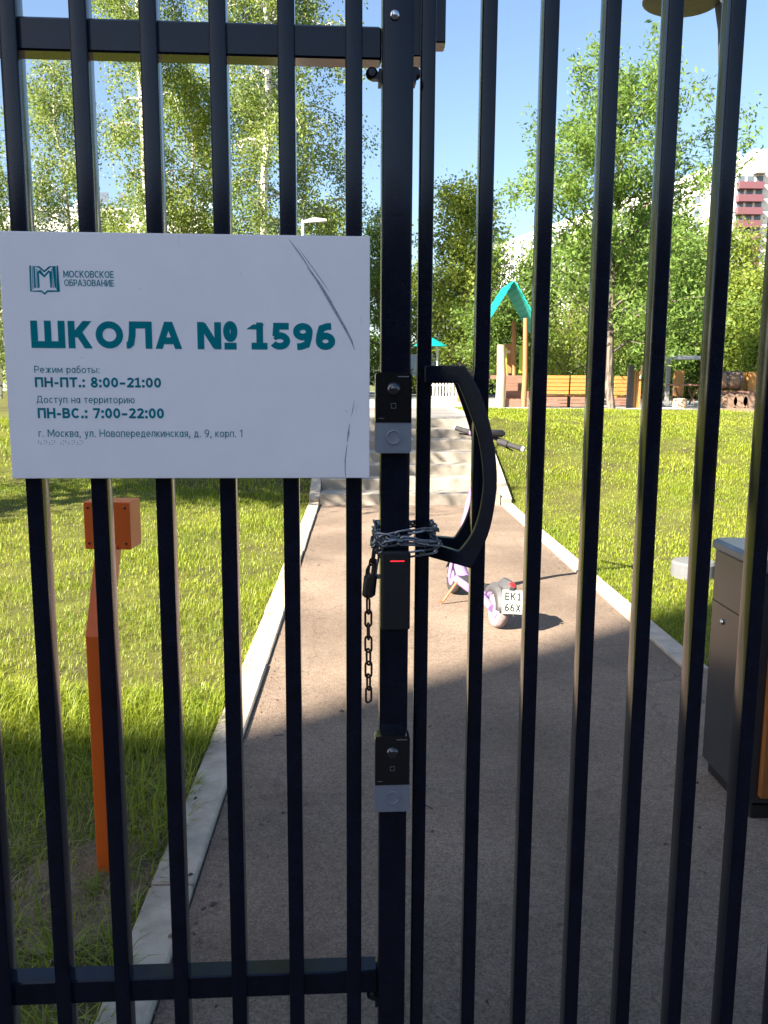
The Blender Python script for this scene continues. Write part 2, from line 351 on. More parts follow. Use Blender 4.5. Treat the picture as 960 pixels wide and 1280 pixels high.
kerb('kerb.001', KR+.004, KR+.131, '', [4.25+.99*k for k in range(7)]+[11.15, 12.1, 13.05, 14.05, 15.05, 16.05, 17.05])
st = bpy.data.objects.new('stairs', None); COL.objects.link(st); st.location = ((KL+KR)/2, 10.2, 0); tag(st, kind='structure')
for i in range(7):
    z = .13*(i+1); y0 = 10.2+.45*i
    MB().cbox(((KL+KR)/2, y0+.235, z-.09), (KR-KL-.004, .475, .18), .008).build('step', M['step'], st)
# ------------------------------------------------------------------ unseen block of flats behind the viewer, shaped to throw the shade on the gate
bt = thing('shade_block', (-19, -19, 0), 'tall unseen block behind the viewer, shaped to cast the shade on the gate', 'building')
H1 = 17.56/(.604/math.tan(SUN_EL)); XC = -.479-17.56/.604*.797+.0
MB().bb(XC, -17.5, -26, -14.0, 0, 34).build('wall', M['wall_dark'], bt)  # right end drawn in so more sky light reaches the sign
MB().bb(-17.49, 40, -26, -14.05, 0, 5.0).build('reflection_block', M['wall_dark'], bt)  # added unseen low block, keeps what the bar fronts reflect dark
MB().bb(XC-12, XC-.005, -26, -14.06, 0, H1).build('wing', M['wall_dark'], bt)  # height set so its roof shadow ends at the left lawn's shade edge
wmesh = MB().box((0, 0, 0), (1.5, .06, 1.5)).mesh('window', M['glass'])
for fl in range(10):
    for k in range(2):
        o = link('window', wmesh, None, bt); o.location = (XC+19+2+3.0*k, 4.99, 2.2+3.1*fl)

# ------------------------------------------------------------------ the gate
aL, DL, pL, oL = .0318, 1.4985, .1102, -.5624
aR, DR, pR, oR = -.0461, 1.5541, .1034, .1136
tL = np.array([math.cos(aL), math.sin(aL), 0]); nL = np.array([math.sin(aL), -math.cos(aL), 0]); pL0 = np.array([0, DL, 0.])
tR = np.array([math.cos(aR), math.sin(aR), 0]); nR = np.array([math.sin(aR), -math.cos(aR), 0]); pR0 = np.array([0, DR, 0.])
FL = frame(pL0, tL, -nL, (0, 0, 1)); FR = frame(pR0, tR, -nR, (0, 0, 1))       # local x along the panel, y away from the viewer
def UL(x, y, w=0.):                                 # pixel -> (u, z) on the left panel plane, w metres in front of it
    p = PPL(x, y, pL0+nL*w, nL); return float(np.dot(p-pL0, tL)), float(p[2])
def UR(x, y, w=0.):
    p = PPL(x, y, pR0+nR*w, nR); return float(np.dot(p-pR0, tR)), float(p[2])

fence = thing('metal_fence', FL @ Vector((-.3, .02, 0)), 'dark navy metal fence panel carrying the white sign, left of the post', 'fence')
for i in range(-5, 6):
    b = MB(); b.T = FL; b.rbar((oL+pL*i, .02), .028, .040, .04, 2.34); b.build('bar', M['paint'], fence)
uP = UL(493.5, 640)[0]
for z0, z1 in ((2.0199, 2.071), (.313, .362)):
    b = MB(); b.T = FL; b.cbox(((-1.22+uP-.026)/2, .013+.0225, (z0+z1)/2), (uP-.026+1.22, .045, z1-z0), .003); b.build('rail', M['paint'], fence)
b = MB(); b.T = FL; b.rbar((-1.25, .035), .06, .06, -.05, 2.4); b.build('end_post', M['paint'], fence)

post = thing('gate_post', FL @ Vector((uP, .02, 0)), 'wide navy metal gate post with two intercoms fixed to it', 'gate post')
b = MB(); b.T = FL; b.rbar((uP, .02), .051, .052, -.05, 2.42, .004); b.build('column', M['paint'], post)
b = MB(); b.T = FL
uB, zB = UL(493.5, 19, .006); b.lathe((uB, -.006, zB), [(.0085, 0), (.0085, -.002), (.0075, -.004), (.005, -.0062), (.001, -.007)], 20, 'Y'); b.build('dome_bolt', M['chrome'], post)
for (px, py) in ((465, 92), (518.5, 92), (465, 1243)):   # clamp bolts below the rails
    u, z = UL(px, py, -.02); b = MB(); b.T = FL
    s_ = -1 if px < 490 else 1
    b.lathe((u, .022, z), [(.0005, -.0105), (.006, -.010), (.0095, -.006), (.0105, -.001), (.0105, .002), (.009, .007), (.004, .0105), (.0005, .011)], 14, 'Y')
    b.box((u-s_*.011, .022, z-.004), (.022, .014, .012)); b.box((uP+s_*.0285, .022, z-.007), (.005, .03, .022)); b.build('clamp_bolt', M['black'], post)

# ---- the leaf on the right
leaf = thing('gate_leaf', FR @ Vector((.5, .02, 0)), 'navy metal gate leaf of upright bars with a curved handle, right of the post', 'gate')
NB = 9
for i in range(NB):
    b = MB(); b.T = FR; b.rbar((oR+pR*i, .025), .026, .048, .05, 2.42); b.build('bar', M['paint'], leaf)
for z in (.14, 2.36):
    b = MB(); b.T = FR; b.cbox((oR+pR*(NB-1)/2, .028, z), (pR*(NB-1)+.03, .036, .05), .003); b.build('rail', M['paint'], leaf)
b = MB(); b.T = FR; b.rbar((oR+pR*NB+.03, .03), .08, .08, -.05, 2.45, .004)
b.build('hinge_post', M['paint'], leaf)
rf = thing('metal_fence', FR @ Vector((1.6, .02, 0)), 'dark navy metal fence panel beyond the hinge side of the gate, out of view', 'fence')
uH = oR+pR*NB+.03
for i in range(9):
    b = MB(); b.T = FR; b.rbar((uH+.11*(i+1), .025), .026, .040, .04, 2.34); b.build('bar', M['paint'], rf)
for z in (.34, 2.04):
    b = MB(); b.T = FR; b.cbox((uH+.545, .033, z), (1.0, .036, .05), .003); b.build('rail', M['paint'], rf)
def handle(sgn):
    # outline in photo pixels of the viewer-side grip; the inner one mirrors it behind the bars
    out = [(531, 457), (581, 457), (599, 487), (612, 527), (620, 572), (621, 612), (613, 660), (600, 692), (589, 711), (531, 695)]
    inn = [(531, 479), (573, 479), (586, 512), (598, 547), (604, 585), (604, 615), (598, 648), (588, 672), (574, 690), (531, 677)]
    def curve(P_):                                  # round off the grip between its two corners
        res = P_[:2]
        for i in range(1, 8):
            p0, p1, p2, p3 = [np.array(P_[j], float) for j in (max(i-1, 1), i, i+1, min(i+2, 8))]
            for t_ in (.25, .5, .75, 1.): res.append(tuple(.5*(2*p1+(p2-p0)*t_+(2*p0-5*p1+4*p2-p3)*t_*t_+(3*p1-p0-3*p2+p3)*t_**3)))
        return res+P_[9:]
    out, inn = curve(out), curve(inn)
    uA = oR; uG = UR(620, 590, .075)[0]
    def loc(p):                                     # the grip leans out from the bars towards the viewer
        w = .0
        for _ in range(6):
            u, z = UR(p[0], p[1], w); w = .012+.075*max(0, min(1.05, (u-uA)/(uG-uA)))
        return u, w, z
    b = MB(); b.T = FR; th = .020; vs = []; n = len(out)
    for p, q in zip(out, inn):
        for pp, back in ((p, 0), (q, 0), (q, th), (p, th)):
            u, w, z = loc(pp); y = -(w-back) if sgn > 0 else .048+(w-back)
            vs.append((u, y, z))
    fs = []
    for i in range(n-1):
        for k in range(4): fs.append((4*i+k, 4*i+(k+1) % 4, 4*i+4+(k+1) % 4, 4*i+4+k))
    fs += [(3, 2, 1, 0), tuple(4*(n-1)+k for k in range(4))]
    b.add(vs, fs); o = b.build('handle', M['paint_dusty'], leaf)
    md = o.modifiers.new('round', 'BEVEL'); md.width = .0025; md.segments = 2; md.limit_method = 'ANGLE'; md.angle_limit = R(40)
    return o
handle(1); handle(-1)
# magnetic lock behind the post and the first bar
lk = thing('magnetic_lock', FR @ Vector((oR, .05, 2.1)), 'dark magnetic lock box behind the bar top beside the bright bolt', 'lock')
u0, z0 = UR(515, 73, -.06); u1, z1 = UR(529, 73, -.06)
b = MB(); b.T = FR; b.cbox(((u0+u1)/2, .0795, z0+.14), (u1-u0+.012, .06, .28), .002); b.build('housing', M['paint'], lk)
u0, z0 = UR(541, 56, -.06); u1, _ = UR(556.5, 56, -.06)
b = MB(); b.T = FR; b.cbox(((u0+u1)/2, .072, z0+.14), (u1-u0, .045, .28), .002); b.build('armature', M['paint'], lk)

# ---- intercoms
def intercom(pxl, pxr, pyt, pym, pyb, label):
    w = .035
    (ul, zt), (ur, _) = UL(pxl, pyt, w), UL(pxr, pyt, w); zm = UL(pxl, pym, w)[1]; zb = UL(pxl, pyb, w)[1]; uc = (ul+ur)/2; wd = ur-ul; d = .028
    t = thing('intercom', FL @ Vector((uc, -.006, zb)), label, 'intercom', 'intercoms on the gate post')
    def fr(z0, z1, y0, m, name, inset=0, rt=True, rb=True):
        b = MB(); b.T = FL; r = .0055; poly = []
        x0, x1 = ul+inset, ur-inset
        for (cx, cz, a0, on) in ((x1-r, z0+r, -90, rb), (x1-r, z1-r, 0, rt), (x0+r, z1-r, 90, rt), (x0+r, z0+r, 180, rb)):
            if on: poly += [(cx+r*math.cos(R(a0+30*k)), cz+r*math.sin(R(a0+30*k))) for k in range(4)]
            else: poly.append((x1 if cx > (x0+x1)/2 else x0, z0 if cz < (z0+z1)/2 else z1))
        b.prism(poly, y0, -.0065); o = b.build(name, m, t)
        return o
    body = fr(zm+.0004, zt, -w, M['black_gloss'], 'glass_front', 0, True, False)
    low = fr(zb, zm, -w+.001, M['silver'], 'metal_front', 0, False, True)
    cu_, cz = uc+.0, zt-.28*(zt-zm)
    b = MB(); b.T = FL; b.lathe((uc, -w, zt-.33*(zt-zm)), [(.0118, .001), (.0118, -.0015), (.0105, -.004), (.008, -.0065), (.004, -.008), (.0005, -.0084)], 24, 'Y'); b.build('camera_lens', M['lens'], t)
    b = MB(); b.T = FL
    zc = (zm+zb)/2+.001; b.lathe((uc, -w+.001, zc), [(.0128, .001), (.0128, -.0016), (.0115, -.002), (.0108, -.0004), (.006, .0002), (.0005, .0004)], 28, 'Y'); b.build('call_button', M['silver'], t)
    b = MB(); b.T = FL; zi = zt-.66*(zt-zm); q = .0042; y = -w-.0003
    for (x0, x1, z0_, z1_) in ((-q, q, q-.0007, q), (-q, q, -q, -q+.0007), (-q, -q+.0007, -q, q), (q-.0007, q, -q, q)): b.bb(uc+x0, uc+x1, y, -w+.0005, zi+z0_, zi+z1_)
    b.build('card_icon', M['mark'], t)
    b = MB(); b.T = FL; b.bb(ur-.024, ur-.005, y, -w+.0005, zt-.0075, zt-.006); b.build('maker_mark', M['mark'], t)
    b = MB(); b.T = FL
    for k in range(3): b.bb(ul+.004+.004*k, ul+.0065+.004*k, y, -w+.0005, zm+.007, zm+.0078+.001*(k % 2))
    b.build('symbol', M['mark'], t)
intercom(469.5, 515, 465.5, 528.5, 566.5, 'black and silver intercom at eye height on the post')
intercom(469, 512.5, 921, 982, 1015.5, 'lower black and silver intercom, in shade near the middle of the post')
w = .032
(ul, zt), (ur, zb) = UL(476.5, 690, w), UL(512.5, 789, w)
rd = thing('card_reader', FL @ Vector(((ul+ur)/2, -.006, zb)), 'black card reader with a red light below the chain', 'card reader')
b = MB(); b.T = FL; b.cbox(((ul+ur)/2, -(w+.0065)/2, (zt+zb)/2), (ur-ul, w-.0065, zt-zb), .004); b.build('case', M['black'], rd)
(a0, zz), (a1, _) = UL(488, 701.5, w), UL(505.5, 701.5, w)
b = MB(); b.T = FL; b.box(((a0+a1)/2, -w, zz), (a1-a0, .001, .0018)); b.build('red_light', M['red_led'], rd)

# ---- sign
SX, SW, SZ0, SZ1 = -.5857, .6, 1.3309, 1.7316; SWN = .031
sg = thing('sign_board', FL @ Vector((SX+SW/2, -.028, SZ0)), 'white rectangular school sign with teal Cyrillic lettering on the fence', 'sign')
b = MB(); b.T = FL; b.cbox((SX+SW/2, -SWN+.002, (SZ0+SZ1)/2), (SW, .004, SZ1-SZ0), .0008); b.build('panel', M['sign'], sg)
for bu in (oL+pL*1, oL+pL*4):
    for z in (SZ0+.05, SZ1-.05):
        b = MB(); b.T = FL; b.box((bu, -.0133, z), (.02, .0264, .03)); b.build('bracket', M['black'], sg)
def sgp(x, y): return UL(x, y, SWN+.0004)
def arc(cx, cy, rx, ry, a0, a1, n=14): return [(cx+rx*math.cos(R(a0+(a1-a0)*k/n)), cy+ry*math.sin(R(a0+(a1-a0)*k/n))) for k in range(n+1)]
CAPW = {'Ш': 1.22, 'К': .86, 'О': .98, 'Л': .92, 'А': .96, '№': 1.42, '1': .56, 'П': .82, 'Н': .84, 'Т': .78, 'В': .76, 'С': .88, 'Е': .68, 'М': 1.0, 'Б': .74, 'Р': .72, 'З': .68, 'И': .86, 'Д': .92, 'Х': .86, 'E': .68, 'K': .86, 'X': .86,
        'о': .66, 'е': .64, 'а': .58, 'и': .60, 'н': .60, 'п': .60, 'т': .52, 'р': .62, 'у': .58, 'с': .58, 'к': .56, 'л': .60, 'м': .74, 'в': .56, 'д': .68, 'ж': .88, 'б': .62, 'ы': .84, 'й': .60, 'я': .56, 'г': .44, 'ю': .90,
        '.': .22, ',': .22, ':': .24, '-': .46, '–': .62, ' ': .30}
def glyph(c, w):
    """centre lines of one letter, cap height 1, stroke w -> width, strokes"""
    W = CAPW.get(c, .70)+(w-.1)*.35; h = w/2; S_ = []; t = 1-h; x = .74; xt = x-h
    V = lambda X, a=0., e=1.: S_.append([(X, a), (X, e)])
    H = lambda Y, a=0., e=None: S_.append([(a, Y), (W if e is None else e, Y)])
    El = lambda cx, cy, rx, ry: S_.append(arc(cx, cy, rx, ry, 90, 450, 26))
    def bowl(y0, y1, xr, x0=None): ry = (y1-y0)/2; a = max(xr-ry, W*.35); S_.append([(h if x0 is None else x0, y1)]+arc(a, (y0+y1)/2, xr-a, ry, 90, -90, 12)+[(h if x0 is None else x0, y0)])
    if c == 'Ш': V(h, w); V(W/2, w); V(W-h, w); H(h)
    elif c in 'КK': V(h); S_.append([(w*.8, .40), (W-w*.72, 1)]); S_.append([(w*1.5, .60), (W-w*.62, 0)])
    elif c == 'О' or c == '0': El(W/2, .5, W/2-h, .5-h)
    elif c == 'Л': S_.append([(0, h), (.08*W, h), (.17*W, .16+h*.3), (.23*W, .5), (.25*W, t), (W-h, t), (W-h, 0)])
    elif c == 'А': S_.append([(h*1.05, 0), (W/2-h*.12, 1)]); S_.append([(W-h*1.05, 0), (W/2+h*.12, 1)]); H(.30, W*.2, W*.8)
    elif c == 'Н': V(h); V(W-h); H(.5, w, W-w)
    elif c == 'П': V(h, 0, 1-w); V(W-h, 0, 1-w); H(t)
    elif c == 'Т': H(t); V(W/2, 0, 1-w)
    elif c == 'В': V(h); bowl(.52, t, W-h-.05, w*.6); bowl(h, .52, W-h, w*.6)
    elif c == 'С': S_.append(arc(W/2+.02, .5, W/2-h, .5-h, 42, 318, 22))
    elif c in 'ЕE': V(h); H(t, w*.7); H(.5, w*.7, W*.93); H(h, w*.7)
    elif c == 'М': V(h); V(W-h); S_.append([(w*.75, .93), (W/2, .24), (W-w*.75, .93)])
    elif c == 'Б': V(h); H(t, w*.7, W*.92); bowl(h, .58, W-h, w*.6)
    elif c == 'Р': V(h); bowl(.42, t, W-h, w*.6)
    elif c == 'З': S_.append(arc(W*.42, .745, W*.5-h, .255-h*.9, 150, -88, 12)); S_.append(arc(W*.42, .27, W*.58-h, .27-h*.6, 88, -150, 14))
    elif c == 'И': V(h); V(W-h); S_.append([(w*.8, .06), (W-w*.8, .94)])
    elif c == 'Д': S_.append([(.14*W, .14+w*.5), (.24*W, .45), (.27*W, t), (W*.84-h, t), (W*.84-h, .14)]); H(.14); V(h, -.1, .14); V(W-h, -.1, .14)
    elif c in 'ХX': S_.append([(h, 0), (W-h, 1)]); S_.append([(W-h, 0), (h, 1)])
    elif c == '№': a = .86+(w-.1)*.3; V(h); V(a-h); S_.append([(w*.62, .97), (a-w*.62, .03)]); k = w*.62; El((a+W)/2+.07, .66, (W-a)/2-k/2-.06, .34-k/2); S_.append([(a+.12, .12), (W+.02, .12)])
    elif c == '1': V(W*.52, w if w > .15 else 0); S_.append([(W*.52-h*.2, .98-h*.4), (.03, .80-h*.4)]); (H(h) if w > .15 else None)
    elif c == '2': S_.append(arc(W/2, 1-.30, W/2-h, .30-h, 165, -25, 12)+[(w*.75, h)]); H(h)
    elif c == '5': H(t, W*.14, W*.94); S_.append([(W*.14+h, t), (W*.10+h, .50)]); S_.append([(W*.08+h, .52)]+arc(W*.47, .325, W*.53-h, .325-h, 120, -155, 18))
    elif c in '69':
        q_ = [arc(W/2, .325, W/2-h, .325-h, 90, 450, 22), [(W*.80, 1-h*.9), (W*.58, 1-h*1.0), (W*.30, .80), (W*.12+h*.5, .55), (h, .34)]]
        S_ = [[(W-p[0], 1-p[1]) for p in k] for k in q_] if c == '9' else q_
    elif c == '7': H(t); S_.append([(W-h*1.1, 1-w), (W*.34, 0)])
    elif c == '8': El(W/2, .745, W/2-h-.04, .255-h*.7); El(W/2, .27, W/2-h, .27-h*.75)
    elif c == 'о': El(W/2, x/2, W/2-h, x/2-h)
    elif c == 'е': S_.append([(h*1.5, x*.5), (W-h, x*.5)]+arc(W/2, x/2, W/2-h, x/2-h, 0, 310, 20))
    elif c == 'с': S_.append(arc(W/2+.02, x/2, W/2-h, x/2-h, 45, 315, 18))
    elif c == 'а': El(W/2-.02, x*.5, W/2-h-.02, x/2-h); V(W-h, 0, x)
    elif c in 'ий': V(h, 0, x); V(W-h, 0, x); S_.append([(w*.9, .05), (W-w*.9, x-.05)]); (S_.append(arc(W/2, x+.24, .13, .11, 200, 340, 6)) if c == 'й' else None)
    elif c == 'н': V(h, 0, x); V(W-h, 0, x); H(x/2, w, W-w)
    elif c == 'п': V(h, 0, x-w); V(W-h, 0, x-w); H(xt)
    elif c == 'т': H(xt); V(W/2, 0, x-w)
    elif c == 'р': V(h, -.26, x); El(W/2+.02, x/2, W/2-h-.02, x/2-h)
    elif c == 'у': S_.append([(h, x), (W*.52, .06)]); S_.append([(W-h, x), (W*.42, -.16), (W*.28, -.25), (.05, -.25)])
    elif c == 'к': V(h, 0, x); S_.append([(w*.9, x*.48), (W-h, x)]); S_.append([(w*1.3, x*.56), (W-h, 0)])
    elif c == 'л': S_.append([(0, h), (.1*W, h), (.22*W, x*.4), (.26*W, xt), (W-h, xt), (W-h, 0)])
    elif c == 'м': V(h, 0, x); V(W-h, 0, x); S_.append([(w*.8, x-.06), (W/2, .16), (W-w*.8, x-.06)])
    elif c == 'в': V(h, 0, x); bowl(x*.52, xt, W-h-.03, w*.6); bowl(h, x*.52, W-h, w*.6)
    elif c == 'д': S_.append([(.16*W, .1), (.26*W, x*.5), (.28*W, xt), (W*.83-h, xt), (W*.83-h, .06)]); H(.05); V(h, -.14, .05); V(W-h, -.14, .05)
    elif c == 'ж': V(W/2, 0, x); S_.append([(h, x), (W-h, 0)]); S_.append([(h, 0), (W-h, x)])
    elif c == 'б': El(W/2, x*.46, W/2-h, x*.46-h); S_.append([(W*.86, 1.04), (W*.5, .96), (W*.2, .80), (h, .40)])
    elif c == 'ы': V(h, 0, x); S_.append([(w*.6, x*.56)]+arc(W*.38, x*.3, W*.24, x*.26-h*.6, 90, -90, 10)+[(w*.6, h)]); V(W-h, 0, x)
    elif c == 'я': V(W-h, 0, x); S_.append([(W-w*.6, xt)]+arc(W*.38, x*.68, W*.34-h, x*.32-h, 90, 270, 10)+[(W-w*.6, x*.36+h)]); S_.append([(W*.5, x*.36), (h, 0)])
    elif c == 'г': V(h, 0, x); H(xt, w*.6)
    elif c == 'ю': V(h, 0, x); H(x/2, w*.7, W*.36); El(W*.66, x/2, W*.34-h, x/2-h)
    elif c in '.,': k = max(w*1.15, .13); S_.append([(W/2, 0), (W/2, k)]); (S_.append([(W/2+k*.2, .02), (W/2-k*.25, -.17)]) if c == ',' else None)
    elif c == ':': k = max(w*1.15, .13); S_.append([(W/2, 0), (W/2, k)]); S_.append([(W/2, .54), (W/2, .54+k)])
    elif c in '-–': H(.40, .04, W-.04)
    return W, S_
def ribbon(b, pts, w, y, fx, fz, minw=None):
    q = [Vector((fx(p[0]), fz(p[1]))) for p in pts]
    q = [p for i, p in enumerate(q) if i == 0 or (p-q[i-1]).length > 1e-7]; closed = len(q) > 8 and (q[0]-q[-1]).length < 1e-6
    if closed: q = q[:-1]
    n = len(q); vs = []
    for i, p in enumerate(q):
        pr = q[i-1] if (i > 0 or closed) else None; nx = q[(i+1) % n] if (i < n-1 or closed) else None
        d0 = (p-pr).normalized() if pr is not None else None; d1 = (nx-p).normalized() if nx is not None else None
        d0 = d0 if d0 is not None else d1; d1 = d1 if d1 is not None else d0
        t = (d0+d1).normalized(); nn = Vector((-t.y, t.x)); k = min(2.2, 1/max(.3, t.dot(d0)))
        vs += [(p.x+nn.x*w/2*k, y, p.y+nn.y*w/2*k), (p.x-nn.x*w/2*k, y, p.y-nn.y*w/2*k)]
    m_ = n if closed else n-1
    if n == 2 and abs(q[1].y-q[0].y) > .6*abs(q[1].x-q[0].x) and abs(q[1].x-q[0].x) > 1e-5:      # slanted stem: level ends
        kx = w/2*(q[1]-q[0]).length/abs(q[1].y-q[0].y); vs = [(q[0].x+kx, y, q[0].y), (q[0].x-kx, y, q[0].y), (q[1].x+kx, y, q[1].y), (q[1].x-kx, y, q[1].y)]
    b.add(vs, [(2*i, 2*i+1, 2*((i+1) % n)+1, 2*((i+1) % n)) for i in range(m_)])
def put_text(txt, T, x0, zb, x1, zt, y, m, parent, name, w=.1, gap=.12, each=False):
    """letters from x0 to x1 with the base line at zb and cap height up to zt on plane y of frame T"""
    tot = sum(glyph(c, w)[0] for c in txt)+gap*(len(txt)-1); sx = (x1-x0)/tot; sz = zt-zb; cx = 0.; b = MB(); b.T = T; k = 0
    for c in txt:
        W, S_ = glyph(c, w)
        for st_ in S_:
            k += 1; ribbon(b, st_, w*(sx+sz)/2 if c not in '.,:' else max(w*1.15, .13)*(sx+sz)/2, y-.00003*(k % 5), lambda X: x0+(cx+X)*sx, lambda Z: zb+Z*sz)
        cx += W+gap
        if each and S_: b.build(name, m, parent, 0); b = MB(); b.T = T
    if not each: return b.build(name, m, parent, 0)
YS = -SWN-.0004
def sign_line(txt, x0, yb0, x1, yb1, yt0, name, w, gap=.12, each=False):
    (u0, zb_) = sgp(x0, yb0); (u1, zb1) = sgp(x1, yb1); zt_ = sgp(x0, yt0)[1]; zm = (zb_+zb1)/2
    return put_text(txt, FL, u0, zm, u1, zm+(zt_-zb_), YS, M['teal'], sg, name, w, gap, each)
sign_line('ШКОЛА № 1596', 39.5, 434.5, 419, 438, 400.2, 'letter', .255, .12, True)
sign_line('МОСКОВСКОЕ', 79.5, 347.2, 142, 347.2, 338.5, 'lettering', .15, .14)
sign_line('ОБРАЗОВАНИЕ', 80.5, 357.8, 142.5, 357.8, 349.5, 'lettering', .15, .14)
sign_line('Режим работы:', 43, 466.2, 125, 466.2, 457.5, 'lettering', .115, .15)
sign_line('ПН-ПТ.: 8:00–21:00', 44, 484, 201.5, 484.5, 471.5, 'lettering', .22, .13)
sign_line('Доступ на территорию', 46, 504, 168.5, 504, 495, 'lettering', .115, .15)
sign_line('ПН-ВС.: 7:00–22:00', 47.5, 523, 205, 523, 510, 'lettering', .22, .13)
sign_line('г. Москва, ул. Новопеределкинская, д. 9, корп. 1', 48.5, 546.5, 304.5, 546, 537, 'lettering', .115, .15)
def stroke(b, pts, wpx, y=YS, taper=False):         # flat ribbon through photo pixels on the sign
    q = [Vector(sgp(*p)) for p in pts]; hw0 = wpx/1073*1.49/2; n = len(q); vs = []
    for i, p in enumerate(q):
        t = (q[min(i+1, n-1)]-q[max(i-1, 0)]).normalized(); nn = Vector((-t.y, t.x)); k = 1.
        if 0 < i < n-1:
            a = (q[i]-q[i-1]).normalized(); k = 1/max(.5, abs(a.dot(t)))
        if taper: k = math.sin(math.pi*(.08+.84*i/(n-1)))
        vs += [(p.x+nn.x*hw0*k, y, p.y+nn.y*hw0*k), (p.x-nn.x*hw0*k, y, p.y-nn.y*hw0*k)]
    b.add(vs, [(2*i, 2*i+1, 2*i+3, 2*i+2) for i in range(n-1)])
def lg(x, y): return (20+x/6, 320+y/6)
for pts in ([(105, 72), (112, 263), (190, 263), (214, 283), (238, 263), (318, 263), (309, 72)],
            [(143, 238), (135, 78), (172, 82), (212, 116), (252, 82), (284, 78), (296, 238)],
            [(171, 238), (165, 118), (175, 112), (212, 152), (249, 112), (258, 118), (264, 238)]): 
    b = MB(); b.T = FL; stroke(b, [lg(*p) for p in pts], 1.9); b.build('book_emblem', M['teal'], sg, 0)
for pts in ([(121, 75), (128, 250)], [(155, 95), (158, 240)], [(293, 75), (304, 250)], [(268, 95), (280, 240)]): 
    b = MB(); b.T = FL; stroke(b, [lg(*p) for p in pts], 1.3, YS+.0001); b.build('emblem_page', M['teal_light'], sg, 0)
b = MB(); b.T = FL                                  # the row of braille
for k, x in enumerate([48, 51, 55, 58, 62, 65, 68, 76, 79, 82, 86, 90, 93, 97, 100, 103]):
    for j in range(3):
        if (k*7+j*5) % 3 != 1:
            u, z = sgp(x, 551+2.2*j); b.lathe((u, -SWN, z), [(.0009, .0002), (.0008, -.0005), (.0002, -.0008)], 6, 'Y')
b.build('braille', M['scratch'], sg)
for pts, wd in (([(361, 299), (370, 311), (380, 325), (391, 342)], 1.6), ([(384, 334), (396, 350), (407, 368), (418, 387), (430, 408), (439, 425), (443, 437)], 3.4), ([(390, 340), (402, 357), (414, 377), (426, 402), (437, 421)], 1.4), ([(372, 309), (386, 328), (398, 345), (412, 365)], 1.1),
                ([(443, 500), (441, 512), (439, 521)], 1.1), ([(437, 530), (435.5, 542), (434, 553)], 2.4), ([(434, 555), (433, 563), (431.5, 575), (431.5, 590), (432.5, 597)], 1.5), ([(447, 505), (445, 515)], .8), ([(432, 512), (434, 516)], 1.3), ([(451, 395), (452, 405)], .9), ([(301, 340), (302, 345)], 1.2), ([(101, 446), (103, 448)], 1.3), ([(174, 360), (176, 361)], 1.3), ([(224, 293), (223, 308)], .7)):
    b = MB(); b.T = FL; stroke(b, pts, wd, YS+.0002-.0001*len(pts)/8, True); b.build('scratch', M['scratch'], sg, 0)

# ---- chain and padlock
def link_mesh():
    b = MB(); L2, w2, r = .0095, .0055, .0021; pts = []
    for k in range(7): a = math.pi*k/6-math.pi/2; pts.append((L2+w2*math.cos(a), w2*math.sin(a), 0))
    for k in range(7): a = math.pi*k/6+math.pi/2; pts.append((-L2+w2*math.cos(a), w2*math.sin(a), 0))
    n = len(pts); m_ = 5; vs = []
    for i in range(n):
        p = Vector(pts[i]); t = (Vector(pts[(i+1) % n])-Vector(pts[i-1])).normalized(); z = Vector((0, 0, 1)); s_ = t.cross(z)
        for k in range(m_): a = 2*math.pi*k/m_; vs.append(p+(s_*math.cos(a)+z*math.sin(a))*r)
    b.add(vs, [(i*m_+k, i*m_+(k+1) % m_, ((i+1) % n)*m_+(k+1) % m_, ((i+1) % n)*m_+k) for i in range(n) for k in range(m_)])
    return b
lm_s = link_mesh().mesh('link', M['steel']); lm_r = link_mesh().mesh('link', M['rust'])
ch_u, ch_z = UL(505, 680, .02)
ch = thing('chain', FL @ Vector((ch_u, 0, ch_z)), 'steel chain wound round the post and bar, its end hanging free', 'chain')
cho = origin(ch)
def put_link(p, d, roll, me):
    d = Vector(d).normalized(); q = d.to_track_quat('X', 'Z') @ Quaternion((1, 0, 0), roll)
    o = link('link', me, None, ch); o.location = Vector(p)-cho; o.rotation_mode = 'QUATERNION'; o.rotation_quaternion = q
uL0, uR0 = uP-.0255-.004, UL(541, 680, 0.)[0]+.0045   # the loop goes round post and first bar
zc0 = UL(505, 664, .02)[1]; zc1 = UL(505, 694, .02)[1]
def loop_pt(s, ph):                                  # s in 0..1 round the loop
    x0, x1 = uL0, uR0; yf, yb = -.012, .085; wv = x1-x0; dv = yb-yf; per = 2*(wv+dv); d = (s % 1)*per
    if d < wv: return (x0+d, yf+.0*d)
    d -= wv
    if d < dv: return (x1, yf+d)
    d -= dv
    if d < wv: return (x1-d, yb)
    return (x0, yb-(d-wv))
per = 2*((uR0-uL0)+.097); pitch = .0232; loops = 5; n = int(loops*per/pitch); pts = []
for k in range(n+1):
    s_ = k*pitch/per; u, y = loop_pt(s_, 0); lp = int(s_); fr = s_ % 1
    zz = .5+.36*math.sin(lp*2.4+.7)+.38*math.sin(2*math.pi*fr+lp*1.9)*(1 if lp % 2 else -1)*.8
    z = zc1+(zc0-zc1)*min(1, max(0, zz))+random.uniform(-.0015, .0015)
    lay = .0038*(lp % 3)
    cx, cy_ = (uL0+uR0)/2, .036; u += (1 if u > cx else -1)*lay*(.8 if fr > .3 else .6); y += (1 if y > cy_ else -1)*lay
    pts.append(FL @ Vector((u, y, z)))
for k in range(n): put_link((pts[k]+pts[k+1])/2, pts[k+1]-pts[k], (math.pi/2 if k % 2 else 0)+random.uniform(-.35, .35)+.6, lm_s)
